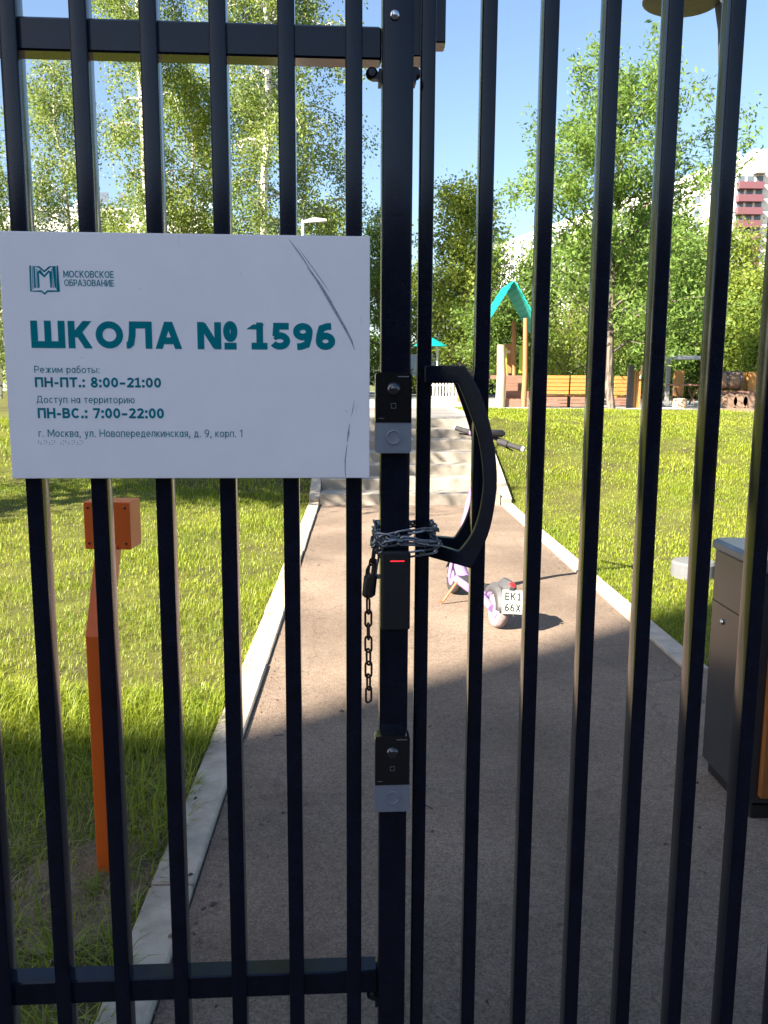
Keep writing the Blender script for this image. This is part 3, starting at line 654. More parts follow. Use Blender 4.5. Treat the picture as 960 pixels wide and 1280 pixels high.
def hang(pa, pb, me, jit=.15, r0=.2):
    pa, pb = Vector(pa), Vector(pb); nn = max(1, round((pb-pa).length/pitch))
    for k in range(nn):
        put_link(pa+(pb-pa)*(k+.5)/nn, pb-pa, r0+(math.pi/2)*(k % 2)+random.uniform(-jit, jit), me)
def FLp(px, py, w_): u, z = UL(px, py, w_); return FL @ Vector((u, -w_, z))
hang(FLp(468, 686, .014), FLp(464, 716, .012), lm_r, .3); hang(FLp(471, 690, .012), FLp(467.5, 716, .008), lm_s, .3)
hang(FLp(460.3, 749, .010), FLp(460.8, 876, .010), lm_r, .5, -.2)
pk = thing('padlock', FLp(462, 750, .01), 'dark weathered padlock hanging from the chain beside the post', 'padlock')
pc = FLp(462, 732, .010); ax = (Vector((.10, 0, 1))).normalized(); TT = frame(pc, tL, -nL, ax)
b = MB(); b.T = TT; prof = []
b.cbox((0, 0, 0), (.0235, .017, .044), .0055); b.build('body', M['padlock'], pk)
b = MB(); b.T = TT; b.box((0, -.0088, 0), (.003, .0012, .043)); b.build('seam', M['rust'], pk)
b = MB(); b.T = TT; b.tube([(-.0075, 0, .018), (-.0075, 0, .030), (-.005, 0, .036), (0, 0, .0385), (.005, 0, .036), (.0075, 0, .030), (.0075, 0, .018)], .0024, 8); b.build('shackle', M['padlock'], pk)
b = MB(); b.T = TT; b.cbox((.0135, .002, .016), (.010, .008, .008), .002); b.build('catch', M['lamp_metal'], pk)

# ------------------------------------------------------------------ things just inside the gate
bl = thing('orange_lamp_post', (-.785, 2.47, 0), 'slim orange cranked lamp post standing in the grass behind the sign', 'lamp post')
b = MB(); b.rbar((-.776, 2.487), .062, .062, -.06, .745, .003); b.build('post', M['orange'], bl)
b = MB(); x0, x1 = -.807, -.745
b.add([(x0, 2.456, .7455), (x1, 2.456, .7455), (x1, 2.518, .7455), (x0, 2.518, .7455), (x0, 2.60, 1.00), (x1, 2.60, 1.00), (x1, 2.662, 1.00), (x0, 2.662, 1.00)],
      [(3, 2, 1, 0), (4, 5, 6, 7), (0, 1, 5, 4), (1, 2, 6, 5), (2, 3, 7, 6), (3, 0, 4, 7)]); b.build('neck', M['orange'], bl, 0)
hd = MB(); hd.T = Matrix.Translation((-.772, 2.60, 1.052)) @ Matrix.Rotation(R(-4), 4, 'Z')
hd.cbox((0, .05, 0), (.143, .10, .146), .002); h_ = hd.build('head', M['orange'], bl)
for sx in (-1, 1):
    for sz in (-1, 1):
        b = MB(); b.T = hd.T; b.lathe((sx*.057, 0, sz*.055), [(.004, .001), (.004, -.001), (.002, -.0014)], 10, 'Y'); b.build('screw', M['orange_screw'], h_)

bn = thing('litter_bin', (1.62, 2.92, 0), 'dark metal litter bin with orange wooden slats at the right edge', 'litter bin')
x0, x1, y0, y1, zt = 1.335, 1.93, 2.72, 3.13, .90
b = MB(); b.bb(x0, x1, y0+.02, y1, .05, zt-.03); bd = b.build('body', M['bin'], bn)
b = MB(); b.cbox(((x0+x1)/2, (y0+y1)/2, .03), (x1-x0-.03, y1-y0-.04, .062), .004); b.build('plinth', M['black'], bn)
b = MB(); b.cbox(((x0+x1)/2, (y0+y1)/2-.003, zt-.005), (x1-x0+.03, y1-y0+.03, .045), .012); b.build('lid', M['bin_lid'], bn)
b = MB(); b.bb(x0-.0016, x0+.002, y0+.02, y1-.001, zt-.222, zt-.217); b.build('panel_joint', M['black'], bn)
b = MB(); b.lathe((x0, 3.03, .62), [(.011, .001), (.011, -.004), (.008, -.007), (.003, -.008)], 14, 'X'); b.build('key_lock', M['chrome'], bn)
k = 0; xs = x0+.03
while xs+.07 < x1:
    b = MB(); b.cbox((xs+.035, y0+.006, .385), (.064, .026, .60), .003); b.build('slat', M['bin_wood'], bn); xs += .072
b = MB(); b.bb(x0+.03, x1-.03, y0+.012, y0+.03, .72, .82); b.build('mouth', M['black'], bn)
b = MB(); b.bb(x0+.03, x1-.03, y0+.004, y0+.022, .695, .715); b.build('ash_strip', M['lamp_metal'], bn)

lp = thing('park_lamp', (2.582, 6.45, 0), 'grey park lamp with a round flat head on a concrete foot, right', 'street lamp')
b = MB(); b.lathe((2.582, 6.45, 0), [(.165, -.1), (.165, .10), (.15, .118), (.05, .122)], 22); b.build('concrete_foot', M['concrete'], lp)
b = MB(); b.tube([(2.582, 6.45, .12), (2.582, 6.45, 2.2), (2.582, 6.45, 3.78)], [.038, .034, .030], 14); b.build('pole', M['lamp_metal'], lp)
b = MB(); b.tube([(2.582, 6.45, 3.72), (2.565, 6.45, 3.95), (2.52, 6.45, 4.14), (2.40, 6.45, 4.20)], [.042, .042, .04, .035], 12); b.build('arm', M['lamp_dark'], lp)
b = MB(); c = (2.245, 6.45, 4.13); b.T = Matrix.Translation(c) @ Matrix.Rotation(R(4), 4, 'Y') @ Matrix.Translation((0, 0, 0))
b.lathe((0, 0, 0), [(.245, -.012), (.262, -.006), (.262, .012), (.22, .05), (.12, .085), (.02, .095)], 28); b.build('shade', M['lamp_dark'], lp)
b2 = MB(); b2.T = b.T; b2.lathe((0, 0, 0), [(.02, -.020), (.12, -.0195), (.235, -.0145)], 28); b2.build('diffuser', M['lamp_disc'], lp)

# ------------------------------------------------------------------ kick scooter
sc = thing('kick_scooter', (.80, 5.4, 0), 'lilac electric kick scooter with a white plate parked on the path', 'scooter')
rw = Vector((.842, 5.06, .118)); fw = Vector((.668, 5.90, .118)); hdg = (fw-rw); hdg.z = 0; hdg.normalize(); side = Vector((hdg.y, -hdg.x, 0))
lean = Vector((side.x*.11, side.y*.11, 1)).normalized(); lat = hdg.cross(lean)*1.0
def wheel(c, nm, mt):
    T_ = frame(c, lat, hdg, lean); b = MB(); b.T = T_
    b.lathe((0, 0, 0), [(.05, -.026), (.08, -.029), (.104, -.028), (.114, -.018), (.118, 0), (.114, .018), (.104, .028), (.08, .029), (.05, .026)], 28, 'X'); w_ = b.build(nm, mt, sc)
    b = MB(); b.T = T_; b.lathe((0, 0, 0), [(.02, -.036), (.045, -.034), (.058, -.031), (.058, .031), (.045, .034), (.02, .036)], 24, 'X'); b.build('rim', M['lilac'], w_)
wheel(rw, 'rear_wheel', M['tyre_dusty']); 
TF = frame(rw, lat, hdg, lean)
b = MB(); b.T = TF; vs = []; nseg = 12                # rear mudguard, curved shell
for i in range(nseg+1):
    a = R(8+135*i/nseg)
    for (wx, rr) in ((-.062, .105), (-.06, .142), (-.036, .160), (.036, .160), (.06, .142), (.062, .105)):
        vs.append((wx, -rr*math.cos(a)*1.0, rr*math.sin(a)))
b.add(vs, [(i*6+k, i*6+k+1, (i+1)*6+k+1, (i+1)*6+k) for i in range(nseg) for k in range(5)])
o = b.build('mudguard', M['fender'], sc); md = o.modifiers.new('thick', 'SOLIDIFY'); md.thickness = .005
b = MB(); b.T = TF; b.cbox((-.005, -.09, .165), (.085, .17, .075), .03); b.build('tail_block', M['fender'], sc)
TPm = TF @ Matrix.Translation((.006, -.185, .088)) @ Matrix.Rotation(R(-14), 4, 'X')
b = MB(); b.T = TPm; b.cbox((0, 0, 0), (.130, .004, .142), .0015); pl = b.build('number_plate', M['plate'], sc)
put_text('ЕК1', TPm, -.050, .010, .050, .056, -.0026, M['plate_ink'], pl, 'plate_number', .2, .18)
put_text('66Х', TPm, -.050, -.056, .052, -.010, -.0026, M['plate_ink'], pl, 'plate_number', .2, .18)
b = MB(); b.T = TPm
for (x0, x1, z0, z1) in ((-.063, .063, .0675, .0695), (-.063, .063, -.0695, -.0675), (-.064, -.062, -.0695, .0695), (.062, .064, -.0695, .0695)): b.bb(x0, x1, -.0026, -.0015, z0, z1)
b.build('plate_border', M['plate_ink'], pl)
b = MB(); b.T = TPm; b.cbox((-.004, .008, .094), (.046, .03, .040), .01); b.build('tail_light', M['red_lamp'], sc)
for s_ in (-1, 1):                                   # rear fork arms
    b = MB(); b.tube([rw+lat*.044*s_, rw+lat*.05*s_+hdg*.12+lean*.02, rw+lat*.055*s_+hdg*.21+lean*.03], [.022, .026, .03], 10); b.build('rear_arm', M['lilac'], sc)
b = MB(); T_ = frame((rw+fw)/2+Vector((0, 0, .03)), lat, hdg, lean); b.T = T_
b.cbox((0, .0, 0), (.155, .50, .055), .014); dk = b.build('deck', M['lilac'], sc)
b = MB(); b.T = T_; b.cbox((0, -.01, .029), (.125, .42, .006), .002); b.build('grip_mat', M['rubber'], dk)
b = MB(); b.tube([(rw+fw)/2+hdg*.22+Vector((0, 0, .03)), fw-hdg*.10+Vector((0, 0, .10)), fw-hdg*.055+lean*.27], [.045, .04, .034], 10); b.build('neck', M['lilac'], sc)
wheel(fw, 'front_wheel', M['rubber'])
b = MB(); T2 = frame(fw, lat, hdg, lean); b.T = T2; vs = []
for i in range(11):
    a = R(10+150*i/10)
    for (wx, rr) in ((-.04, .118), (-.036, .134), (0, .14), (.036, .134), (.04, .118)): vs.append((wx, -rr*math.cos(a), rr*math.sin(a)))
b.add(vs, [(i*5+k, i*5+k+1, (i+1)*5+k+1, (i+1)*5+k) for i in range(10) for k in range(4)])
o = b.build('front_mudguard', M['fender'], sc); md = o.modifiers.new('thick', 'SOLIDIFY'); md.thickness = .004
for s_ in (-1, 1):
    b = MB(); b.tube([fw+lat*.042*s_, fw+lat*.042*s_-hdg*.03+lean*.15, fw+lat*.03*s_-hdg*.05+lean*.24], [.016, .016, .02], 8); b.build('fork_leg', M['lilac'], sc)
hbL, hbR = Vector(PY(567, 534, 5.90)), Vector(PY(655, 562, 5.66)); hbc = (hbL+hbR)/2
b = MB(); b.tube([fw-hdg*.05+lean*.24, fw*.5+hbc*.5+Vector((-.01, .03, .03)), hbc-Vector((0, 0, .01))], [.034, .028, .025], 12); b.build('stem', M['lilac'], sc)
b = MB(); d_ = (hbR-hbL).normalized(); b.tube([hbL, hbL+d_*.05, hbc-Vector((0, 0, -.02)), hbR-d_*.05, hbR], [.012, .012, .014, .012, .012], 10); hb = b.build('handlebar', M['black'], sc)
for e, s_ in ((hbL, 1), (hbR, -1)):
    b = MB(); b.tube([e+d_*s_*.018, e+d_*s_*.02, e+d_*s_*.12, e+d_*s_*.122], [.012, .0175, .0175, .012], 12); b.build('grip', M['rubber'], hb)
    b = MB(); b.tube([e+d_*s_*-.002, e+d_*s_*.017], [.018, .018], 12); b.build('grip_end', M['lamp_pale'], hb)
    b = MB(); b.tube([e+d_*s_*.125, e+d_*s_*.148], [.0195, .0195], 12); b.build('collar', M['lilac'], hb)
    q = e+d_*s_*.16; b = MB(); b.tube([q, q+hdg*.04-Vector((0, 0, .012)), q+hdg*.045-d_*s_*.10-Vector((0, 0, .03))], [.008, .007, .005], 8); b.build('brake_lever', M['black'], hb)
b = MB(); b.T = Matrix.Translation(hbc+Vector((.05, -.03, .035))); b.cbox((0, 0, 0), (.11, .09, .045), .015); b.build('display', M['black'], hb)
b = MB(); b.tube([hbR-d_*.19, hbR-d_*.12], [.024, .024], 12); b.build('throttle', M['rubber'], hb)
b = MB(); b.tube([hbR-d_*.17, hbR-d_*.17+hdg*.10-Vector((0, 0, .05)), hbc+hdg*.09-Vector((0, 0, .16)), hbc+hdg*.03-Vector((0, 0, .30))], .004, 6); b.build('cable', M['black'], sc)
kp = (rw+fw)/2+hdg*.14-lat*.08; b = MB(); b.tube([kp+Vector((0, 0, .03)), kp-lat*.09+hdg*.02+Vector((0, 0, -kp.z+.012)), kp-lat*.12+hdg*.02+Vector((0, 0, -kp.z+.008))], [.009, .008, .008], 8); b.build('kickstand', M['stand_red'], sc)

# ------------------------------------------------------------------ trees
def tree(name, label, base, height, cw, cb, nleaf, leaf, lm, bm_, tr, seed, prof=None, droop=.0, nb=26, up=.7, lean=(0, 0), group=None, hang=0., sig=.13, sub=5, weep=0.):
    r_ = np.random.default_rng(seed)
    root = thing(name, (base[0], base[1], base[2]-.05), label, 'tree', group)
    prof = prof or (lambda t: math.sin(math.pi*min(1, .12+.9*t))**.7)
    n = 12; tp = np.zeros((n, 3)); wob = r_.normal(0, height*.006, (n, 2)).cumsum(0); wob[0] = 0
    t = np.linspace(0, 1, n); tp[:, 0] = wob[:, 0]+lean[0]*t; tp[:, 1] = wob[:, 1]+lean[1]*t; tp[:, 2] = t*height*.97
    def trunk_at(z): return np.array([np.interp(z, tp[:, 2], tp[:, k]) for k in range(3)])
    B = MB(); tw = []                                # twig segments (a, b, weight)
    B.tube([Vector(p) for p in tp], [tr*(1-.93*k)**.85+.006 for k in t], 9)
    for i in range(nb):
        q = (i+.5)/nb; q = q**.9; h = height*(cb+(1-cb)*.97*q); L_ = cw/2*prof(q)*r_.uniform(.65, 1.15)
        az = i*2.39996+r_.uniform(-.5, .5); a = trunk_at(h); el = up*r_.uniform(.7, 1.3)+.25*q
        d = np.array([math.cos(az)*math.cos(el), math.sin(az)*math.cos(el), math.sin(el)]); pts = [a]; L_ = L_/max(.35, math.cos(el))
        for k in range(5):
            d = d+np.array([0, 0, -droop*.22])+r_.normal(0, .10, 3); d /= np.linalg.norm(d); pts.append(pts[-1]+d*L_/5)
        r0 = tr*.42*(1-.75*q)+.004; B.tube([Vector(p) for p in pts], [r0*(1-.16*k) for k in range(6)], 5)
        tw.append((pts[3], pts[5], .6*L_)); tw.append((pts[1], pts[3], .3*L_))
        for j in range(sub):
            tt = r_.uniform(.18, 1.)*5; k = min(4, int(tt)); s_ = pts[k]+(pts[k+1]-pts[k])*(tt-k)
            d2 = d*.6+r_.normal(0, .75, 3)+np.array([0, 0, .25-droop*.8]); d2 /= np.linalg.norm(d2); l2 = L_*r_.uniform(.25, .5)
            mid = s_+d2*l2*.55; e = mid+(d2+np.array([0, 0, -droop*.9]))*l2*.5
            B.tube([Vector(s_), Vector(mid), Vector(e)], [r0*.34, r0*.24, .003], 3, False); tw.append((s_, mid, .6*l2)); tw.append((mid, e, 1.2*l2))
    tw.append((trunk_at(height*.88), trunk_at(height*.97)+np.array([0, 0, height*.02]), cw*.12))
    B.T = Matrix.Identity(4); me = B.mesh('trunk', bm_); o = link('trunk', me, None, root)
    A = np.array([x[0] for x in tw]); E = np.array([x[1] for x in tw]); wt = np.array([x[2] for x in tw]); wt /= wt.sum()
    idx = r_.choice(len(tw), nleaf, p=wt); tt = r_.uniform(0, 1.1, (nleaf, 1)); P = A[idx]+(E[idx]-A[idx])*tt
    P += r_.normal(0, sig, (nleaf, 3))*(1+.5*r_.random((nleaf, 1)))
    if hang: P[:, 2] -= r_.exponential(hang, nleaf)
    P[:, 2] = np.maximum(P[:, 2], height*cb*.55)
    ln, wd = leaf; s_ = r_.uniform(.65, 1.25, (nleaf, 1))
    nr = r_.normal(0, 1, (nleaf, 3))+np.array([0, -.1, .75]); nr /= np.linalg.norm(nr, axis=1, keepdims=True)
    dr = r_.normal(0, 1, (nleaf, 3))+np.array([0, 0, -.4-weep]); dr -= nr*(dr*nr).sum(1, keepdims=True); dr /= np.linalg.norm(dr, axis=1, keepdims=True); sdv = np.cross(nr, dr)
    V = np.stack([P-dr*ln*.5*s_, P+sdv*wd*.5*s_+nr*wd*.12, P+dr*ln*.5*s_, P-sdv*wd*.5*s_+nr*wd*.12], 1).reshape(-1, 3)
    link('crown', npmesh('crown', V, np.arange(nleaf*4).reshape(-1, 4), lm), None, root)
    return root
def gx(px, py, Y_): return float(PY(px, py, Y_)[0])
def gz(px, py, Y_): return float(PY(px, py, Y_)[2])
G1 = 'birches behind the sign'
col_prof = lambda t: (.55+.75*t)*(1-t)**.45+.12
def tr_h(px, py, Y_, base): return gz(px, py, Y_)-base
tree('birch_tree', 'tall birch with a white trunk above the right part of the sign', (gx(327, 290, 24), 24, .9), 17, 3.3, .12, 56000, (.08, .06), M['leaf_birch'], M['birch_bark'], .12, 11, col_prof, 1.0, 44, .8, (-.35, 0), G1, .25, .12, 6, .6)
tree('birch_tree', 'slender birch close behind the tallest one, above the word number', (gx(352, 290, 26.5), 26.5, .9), 18, 3.6, .10, 54000, (.082, .06), M['leaf_birch'], M['birch_bark'], .11, 12, col_prof, 1.0, 44, .8, (.2, 0), G1, .25, .13, 6, .6)
tree('birch_tree', 'birch with a bent pale trunk above the middle of the sign heading', (gx(168, 290, 24.5), 24.5, .9), 17, 2.3, .12, 40000, (.08, .06), M['leaf_birch'], M['birch_bark'], .11, 13, col_prof, 1.0, 40, .8, (-.45, 0), G1, .25, .11, 6, .6)
tree('birch_tree', 'shorter thin birch above the emblem at the upper left', (gx(92, 290, 27), 27, .9), tr_h(80, 62, 27, .9), 2.4, .12, 25000, (.08, .06), M['leaf_birch'], M['birch_bark'], .09, 14, col_prof, 1.0, 34, .8, (-.5, 0), G1, .2, .12, 6, .6)
tree('birch_tree', 'birch whose top ends below the upper rail, between two taller birches', (gx(238, 290, 26), 26, .9), tr_h(240, 70, 26, .9), 2.3, .12, 25000, (.08, .06), M['leaf_light'], M['birch_bark'], .09, 15, col_prof, 1.0, 34, .8, (.15, 0), G1, .2, .12, 6, .6)
tree('birch_tree', 'birch cut off by the left edge of the picture', (gx(-14, 290, 25), 25, .9), tr_h(0, 165, 25, .9), 2.0, .12, 15000, (.08, .06), M['leaf_birch'], M['birch_bark'], .09, 16, col_prof, 1.0, 30, .8, (0, 0), G1, .2, .12, 6, .6)
tree('broadleaf_tree', 'dark leafy tree peeping out between the sign and the post', (gx(482, 300, 30), 30, .9), tr_h(480, 255, 30, .9), 2.0, .1, 12000, (.10, .065), M['leaf_dark'], M['bark'], .12, 17, None, .2, 28, .6)
tree('young_tree', 'young airy tree with a thin trunk behind the benches', (gx(765, 505, 17.9), 17.9, .89), tr_h(785, 105, 17.9, .89), 5.4, .17, 36000, (.115, .042), M['leaf_ash'], M['bark'], .085, 21, lambda t: (1.0-.86*t)*(.75+.5*t)+.02, .15, 34, .62, (.0, 0), None, .03, .11, 6)
tree('broadleaf_tree', 'rounded tall tree between the post and the playhouse roof', (gx(583, 440, 28), 28, .9), tr_h(570, 245, 28, .9), 2.9, .1, 22000, (.11, .075), M['leaf_light'], M['bark'], .16, 22, lambda t: (1-t)**.35*.95+.08, .2, 40, .55, (-.3, 0), None, .05, .16)
tree('broadleaf_tree', 'dark low tree standing behind the playhouse', (gx(634, 440, 21.5), 21.5, .9), tr_h(634, 372, 21.5, .9), 1.9, .22, 9000, (.09, .06), M['leaf_dark'], M['bark'], .09, 23, None, .2, 24, .5)
GB = 'trees behind the playground'
tree('weeping_shrub', 'pale green weeping shrub tree behind the first benches', (gx(708, 470, 23), 23, .9), tr_h(708, 382, 23, .9), 2.2, .05, 12000, (.09, .04), M['leaf_light'], M['bark'], .07, 24, None, .9, 26, .9, (0, 0), GB, .15, .14, 5, .6)
for (px, py, Y_, wd, nl, lm_, sd_, lb) in ((668, 318, 31, 2.2, 12000, 'leaf_light', 31, 'small light tree rising right of the teal roof'), (752, 300, 27, 3.0, 16000, 'leaf_dark', 32, 'deep green tree behind the young tree trunk'),
                                        (822, 272, 25.5, 3.4, 20000, 'leaf_ash', 33, 'full green tree above the wooden table'), (886, 290, 28, 3.4, 18000, 'leaf_light', 34, 'bright tree behind the lamp pole'),
                                        (936, 350, 24, 2.2, 16000, 'leaf_light', 35, 'yellow green tree below the balcony tower'), (1000, 315, 25, 3.2, 12000, 'leaf_dark', 36, 'tree cut off by the right picture edge'),
                                        (530, 335, 33, 2.4, 10000, 'leaf_light', 37, 'distant light tree seen past the bar beside the post'), (612, 310, 34, 2.6, 10000, 'leaf_dark', 38, 'distant dark tree left of the teal roof'), (850, 330, 33, 4.0, 14000, 'leaf_dark', 39, 'dark tree filling the gap above the pergola beam')):
    tree('broadleaf_tree', lb, (gx(px, 430, Y_), Y_, .9), tr_h(px, py, Y_, .9), wd, .06, int(nl*1.5), (.10, .066), M[lm_], M['bark'], .13, sd_, lambda t: (1-t)**.4*.9+.1, .2, 34, .5, (0, 0), GB, .05, .17)
GL = 'leafy trees low behind the birches'
for (px, py, Y_, wd, nl, sd_, lb) in ((40, 300, 31, 3.4, 11000, 41, 'low tree behind the emblem corner of the sign'), (140, 268, 32, 3.6, 12000, 42, 'low tree behind the bent birch'), (262, 262, 33, 3.4, 12000, 43, 'low tree between the birches above the sign'), (400, 245, 32, 3.2, 12000, 44, 'low tree behind the small street lamp')):
    tree('broadleaf_tree', lb, (gx(px, 300, Y_), Y_, .9), tr_h(px, py, Y_, .9), wd, .06, nl, (.12, .08), M['leaf_light'], M['bark'], .13, sd_, None, .2, 30, .5, (0, 0), GL, .05, .18)
# trees left of the frame: their shade lies on the far lawn and the stairs
tree('broadleaf_tree', 'leafy tree on the left lawn, out of view, shading the far grass', (-8.0, 6.2, 0), 7.6, 4.4, .34, 9000, (.10, .07), M['leaf_ash'], M['bark'], .12, 51, None, .2, 30, .5)
tree('broadleaf_tree', 'second leafy tree on the left lawn, out of view, dappling the stairs', (-5.4, 7.9, 0), 6.0, 2.8, .42, 5200, (.10, .07), M['leaf_ash'], M['bark'], .09, 52, None, .2, 22, .5)
# clipped hedge masses closing the view
def hedge(name, label, x0, x1, Y_, z0, z1, dp, nl, lm_, seed):
    r_ = np.random.default_rng(seed); root = thing(name, ((x0+x1)/2, Y_, z0), label, 'hedge')
    b = MB()
    for k in range(9): xx = x0+(x1-x0)*(k+.5)/9; b.tube([(xx, Y_, z0-.05), (xx+.05, Y_+.03, z0+(z1-z0)*.7)], [.04, .015], 5)
    b.build('stem', M['bark'], root)
    P = np.stack([r_.uniform(x0, x1, nl), Y_+r_.normal(0, dp/2.5, nl), z0+(z1-z0)*r_.beta(1.2, 1.1, nl)], 1); P[:, 2] *= 1; P[:, 2] += .25*np.sin(P[:, 0]*2.1)+.15*np.sin(P[:, 0]*5.3)
    P[:, 2] = np.maximum(P[:, 2], z0); P -= np.array(root.location)
    nr = r_.normal(0, 1, (nl, 3))+np.array([0, 0, .6]); nr /= np.linalg.norm(nr, axis=1, keepdims=True); dr = r_.normal(0, 1, (nl, 3)); dr -= nr*(dr*nr).sum(1, keepdims=True); dr /= np.linalg.norm(dr, axis=1, keepdims=True); sv = np.cross(nr, dr)
    V = np.stack([P-dr*.07, P+sv*.045, P+dr*.07, P-sv*.045], 1).reshape(-1, 3)
    link('foliage', npmesh('foliage', V, np.arange(nl*4).reshape(-1, 4), lm_), None, root)
hedge('hedge', 'dark hedge behind the benches and the log train', gx(640, 470, 29), gx(1010, 470, 29), 29, .9, 3.0, 1.4, 26000, M['leaf_dark'], 61)
hedge('hedge', 'hedge behind the pale blue panels', gx(420, 470, 36), gx(640, 470, 36), 36, .9, 3.1, 1.4, 14000, M['leaf_dark'], 62)
hedge('hedge', 'hedge at the far end of the left lawn behind the sign', gx(-60, 470, 34), gx(420, 470, 34), 34, .9, 3.0, 1.4, 20000, M['leaf_light'], 63)

# ------------------------------------------------------------------ playground
PH = 18.6; g0 = .905
def q(px, py, Y_=PH): p = PY(px, py, Y_); return float(p[0]), float(p[2])
ph = thing('playhouse', (3.1, PH+.5, g0), 'wooden playhouse with a teal gable roof, log posts and brown steps', 'playhouse')
ax_, az_ = q(641, 353); lx, lz = q(606, 404); rx, rz = q(668, 424)
hw, drop = .60, .98
for s_ in (-1, 1):
    sv = Vector((s_*hw, 0, -drop)); nb_ = 9; nrm = Vector((s_*drop, 0, hw)).normalized()
    for k in range(nb_):
        a = Vector((ax_, PH, az_))+sv*(k/nb_); e = Vector((ax_, PH, az_))+sv*((k+1.12)/nb_)
        b = MB(); off = nrm*(.03+.012*0); v = []
        for yy in (PH-.16+random.uniform(-.01, .01), PH+1.25):
            for p_ in (a, e+nrm*.018, e+nrm*.040, a+nrm*.026): v.append((p_.x, yy, p_.z))
        b.add(v, [(0, 1, 2, 3), (7, 6, 5, 4), (0, 4, 5, 1), (1, 5, 6, 2), (2, 6, 7, 3), (3, 7, 4, 0)]); b.build('roof_board', M['roof_teal'], ph, 0)
for (px, yy) in ((626, PH), (656, PH+.05), (616, PH+1.0), (652, PH+1.05)):
    X_, _ = q(px, 470); zt_ = q(626, 431)[1] if px in (626,) else az_-drop*.75
    b = MB(); b.tube([(X_, yy, g0-.03), (X_+.015, yy, g0+.7), (X_-.01, yy, zt_)], [.105 if px == 626 else .06, .10 if px == 626 else .055, .085 if px == 626 else .05], 12); b.build('log_post', M['log'] if px == 626 else M['wood_panel'], ph)
X0, X1 = q(633, 480)[0], q(668, 480)[0]
for k in range(4):
    z1_ = g0+.17*(k+1); b = MB(); b.bb(X0, X1-(0.05 if k else .12), PH+.02+.22*k, PH+.24+.22*k, g0-.01 if k == 0 else z1_-.165, z1_); b.build('step', M['wood_brown'], ph, 0)
b = MB(); b.bb(X0-.25, X1+.1, PH+.92, PH+1.6, z1_-.08, z1_+.002); b.build('platform', M['wood_brown'], ph, 0)
xa, za = q(645, 431); xb, zb_ = q(659, 466)
b = MB(); b.prism([(xa, zb_), (xb, zb_), (xb, za-.05), (xb-.06, za+.08), (xa+.08, za+.08), (xa, za-.05)], PH+1.58, PH+1.62); b.build('back_panel', M['wood_panel'], ph, 0)
for (pa, pb, y0_, y1_) in ((637, 642, 433, 466), (659.5, 662, 430, 466), (616, 619, 440, 480)):
    (xa, za), (xb, zb_) = q(pa, y0_), q(pb, y1_); b = MB(); b.bb(xa, xb, PH+.9, PH+.94, zb_, za); b.build('lime_panel', M['lime'], ph, 0)
b = MB(); (xa, za), (xb, zb_) = q(632, 437), q(642, 441); b.bb(xa, xb, PH+.4, PH+.46, zb_, za); b.build('crossbar', M['log'], ph)

def bench(pa, pb, ptop, pmid, pbot, Y_, label, low=True):
    (xa, zt_), (xb, _) = q(pa, ptop, Y_), q(pb, ptop, Y_); zm_ = q(pa, pmid, Y_)[1]; zb_ = g0
    t = thing('bench', ((xa+xb)/2, Y_+.25, g0), label, 'bench', 'slatted benches along the playground edge')
    n_ = 5; h = (zt_-zm_)/n_
    for k in range(n_):
        b = MB(); b.cbox(((xa+xb)/2, Y_+.03*(n_-k)/n_, zm_+h*(k+.5)), (xb-xa-.02, .03, h*.88), .004); b.build('back_slat', M['wood_orange'], t)
    for k in range(3):
        h2 = (zm_-.07-zb_)/3; b = MB(); b.cbox(((xa+xb)/2, Y_+.05, zb_+.02+h2*(k+.5)), (xb-xa-.06, .03, h2*.86), .004); b.build('base_slat', M['wood_brown'], t)
    for k in range(4): b = MB(); b.cbox(((xa+xb)/2, Y_+.16+.11*k, zm_-.04), (xb-xa-.02, .095, .035), .004); b.build('seat_slat', M['wood_orange'], t)
    for xx in (xa+.06, xb-.06): b = MB(); b.bb(xx-.025, xx+.025, Y_+.067, Y_+.50, g0-.002, zm_-.06); b.build('leg', M['bench_frame'], t)
bench(676, 712.5, 469, 493, 507, 18.3, 'orange slatted bench nearest to the playhouse')
bench(713.5, 752, 469, 493, 507, 18.3, 'orange slatted bench just left of the young tree')
bench(768, 790, 470, 494, 506, 19.2, 'short orange slatted bench just right of the young tree')
# slatted planter post group
pt_ = thing('wooden_pillar', (q(790, 500, 18.5)[0], 18.5, g0), 'dark and orange wooden pillar between bench and table', 'pillar')
(xa, za), (xb, _) = q(785.5, 456, 18.5), q(792, 456, 18.5); b = MB(); b.cbox(((xa+xb)/2, 18.5, (za+g0)/2), (xb-xa, .12, za-g0), .01); b.build('dark_board', M['bench_frame'], pt_)
for k in range(3):
    (xa, za), (xb, _) = q(793+3.2*k, 464, 18.5), q(795.8+3.2*k, 464, 18.5); b = MB(); b.cbox(((xa+xb)/2, 18.52, (za+g0)/2), (xb-xa, .05, za-g0), .004); b.build('slat', M['wood_orange'], pt_)
(xa, za), (xb, zb_) = q(800, 470, 18.45), q(803, 456, 18.45); b = MB(); b.tube([(xa, 18.44, za-.06), (xb, 18.44, zb_)], .022, 8); b.build('peg', M['log'], pt_)
tb = thing('wooden_table', (q(858, 500, 19)[0], 19, g0), 'wooden picnic table on crossed legs under the pergola beam', 'table')
(xa, za), (xb, _) = q(840, 481, 19), q(874, 481, 19)
for k in range(4): b = MB(); b.cbox(((xa+xb)/2, 18.75+.16*k, za), (xb-xa, .15, .04), .004); b.build('top_board', M['wood_brown'], tb)
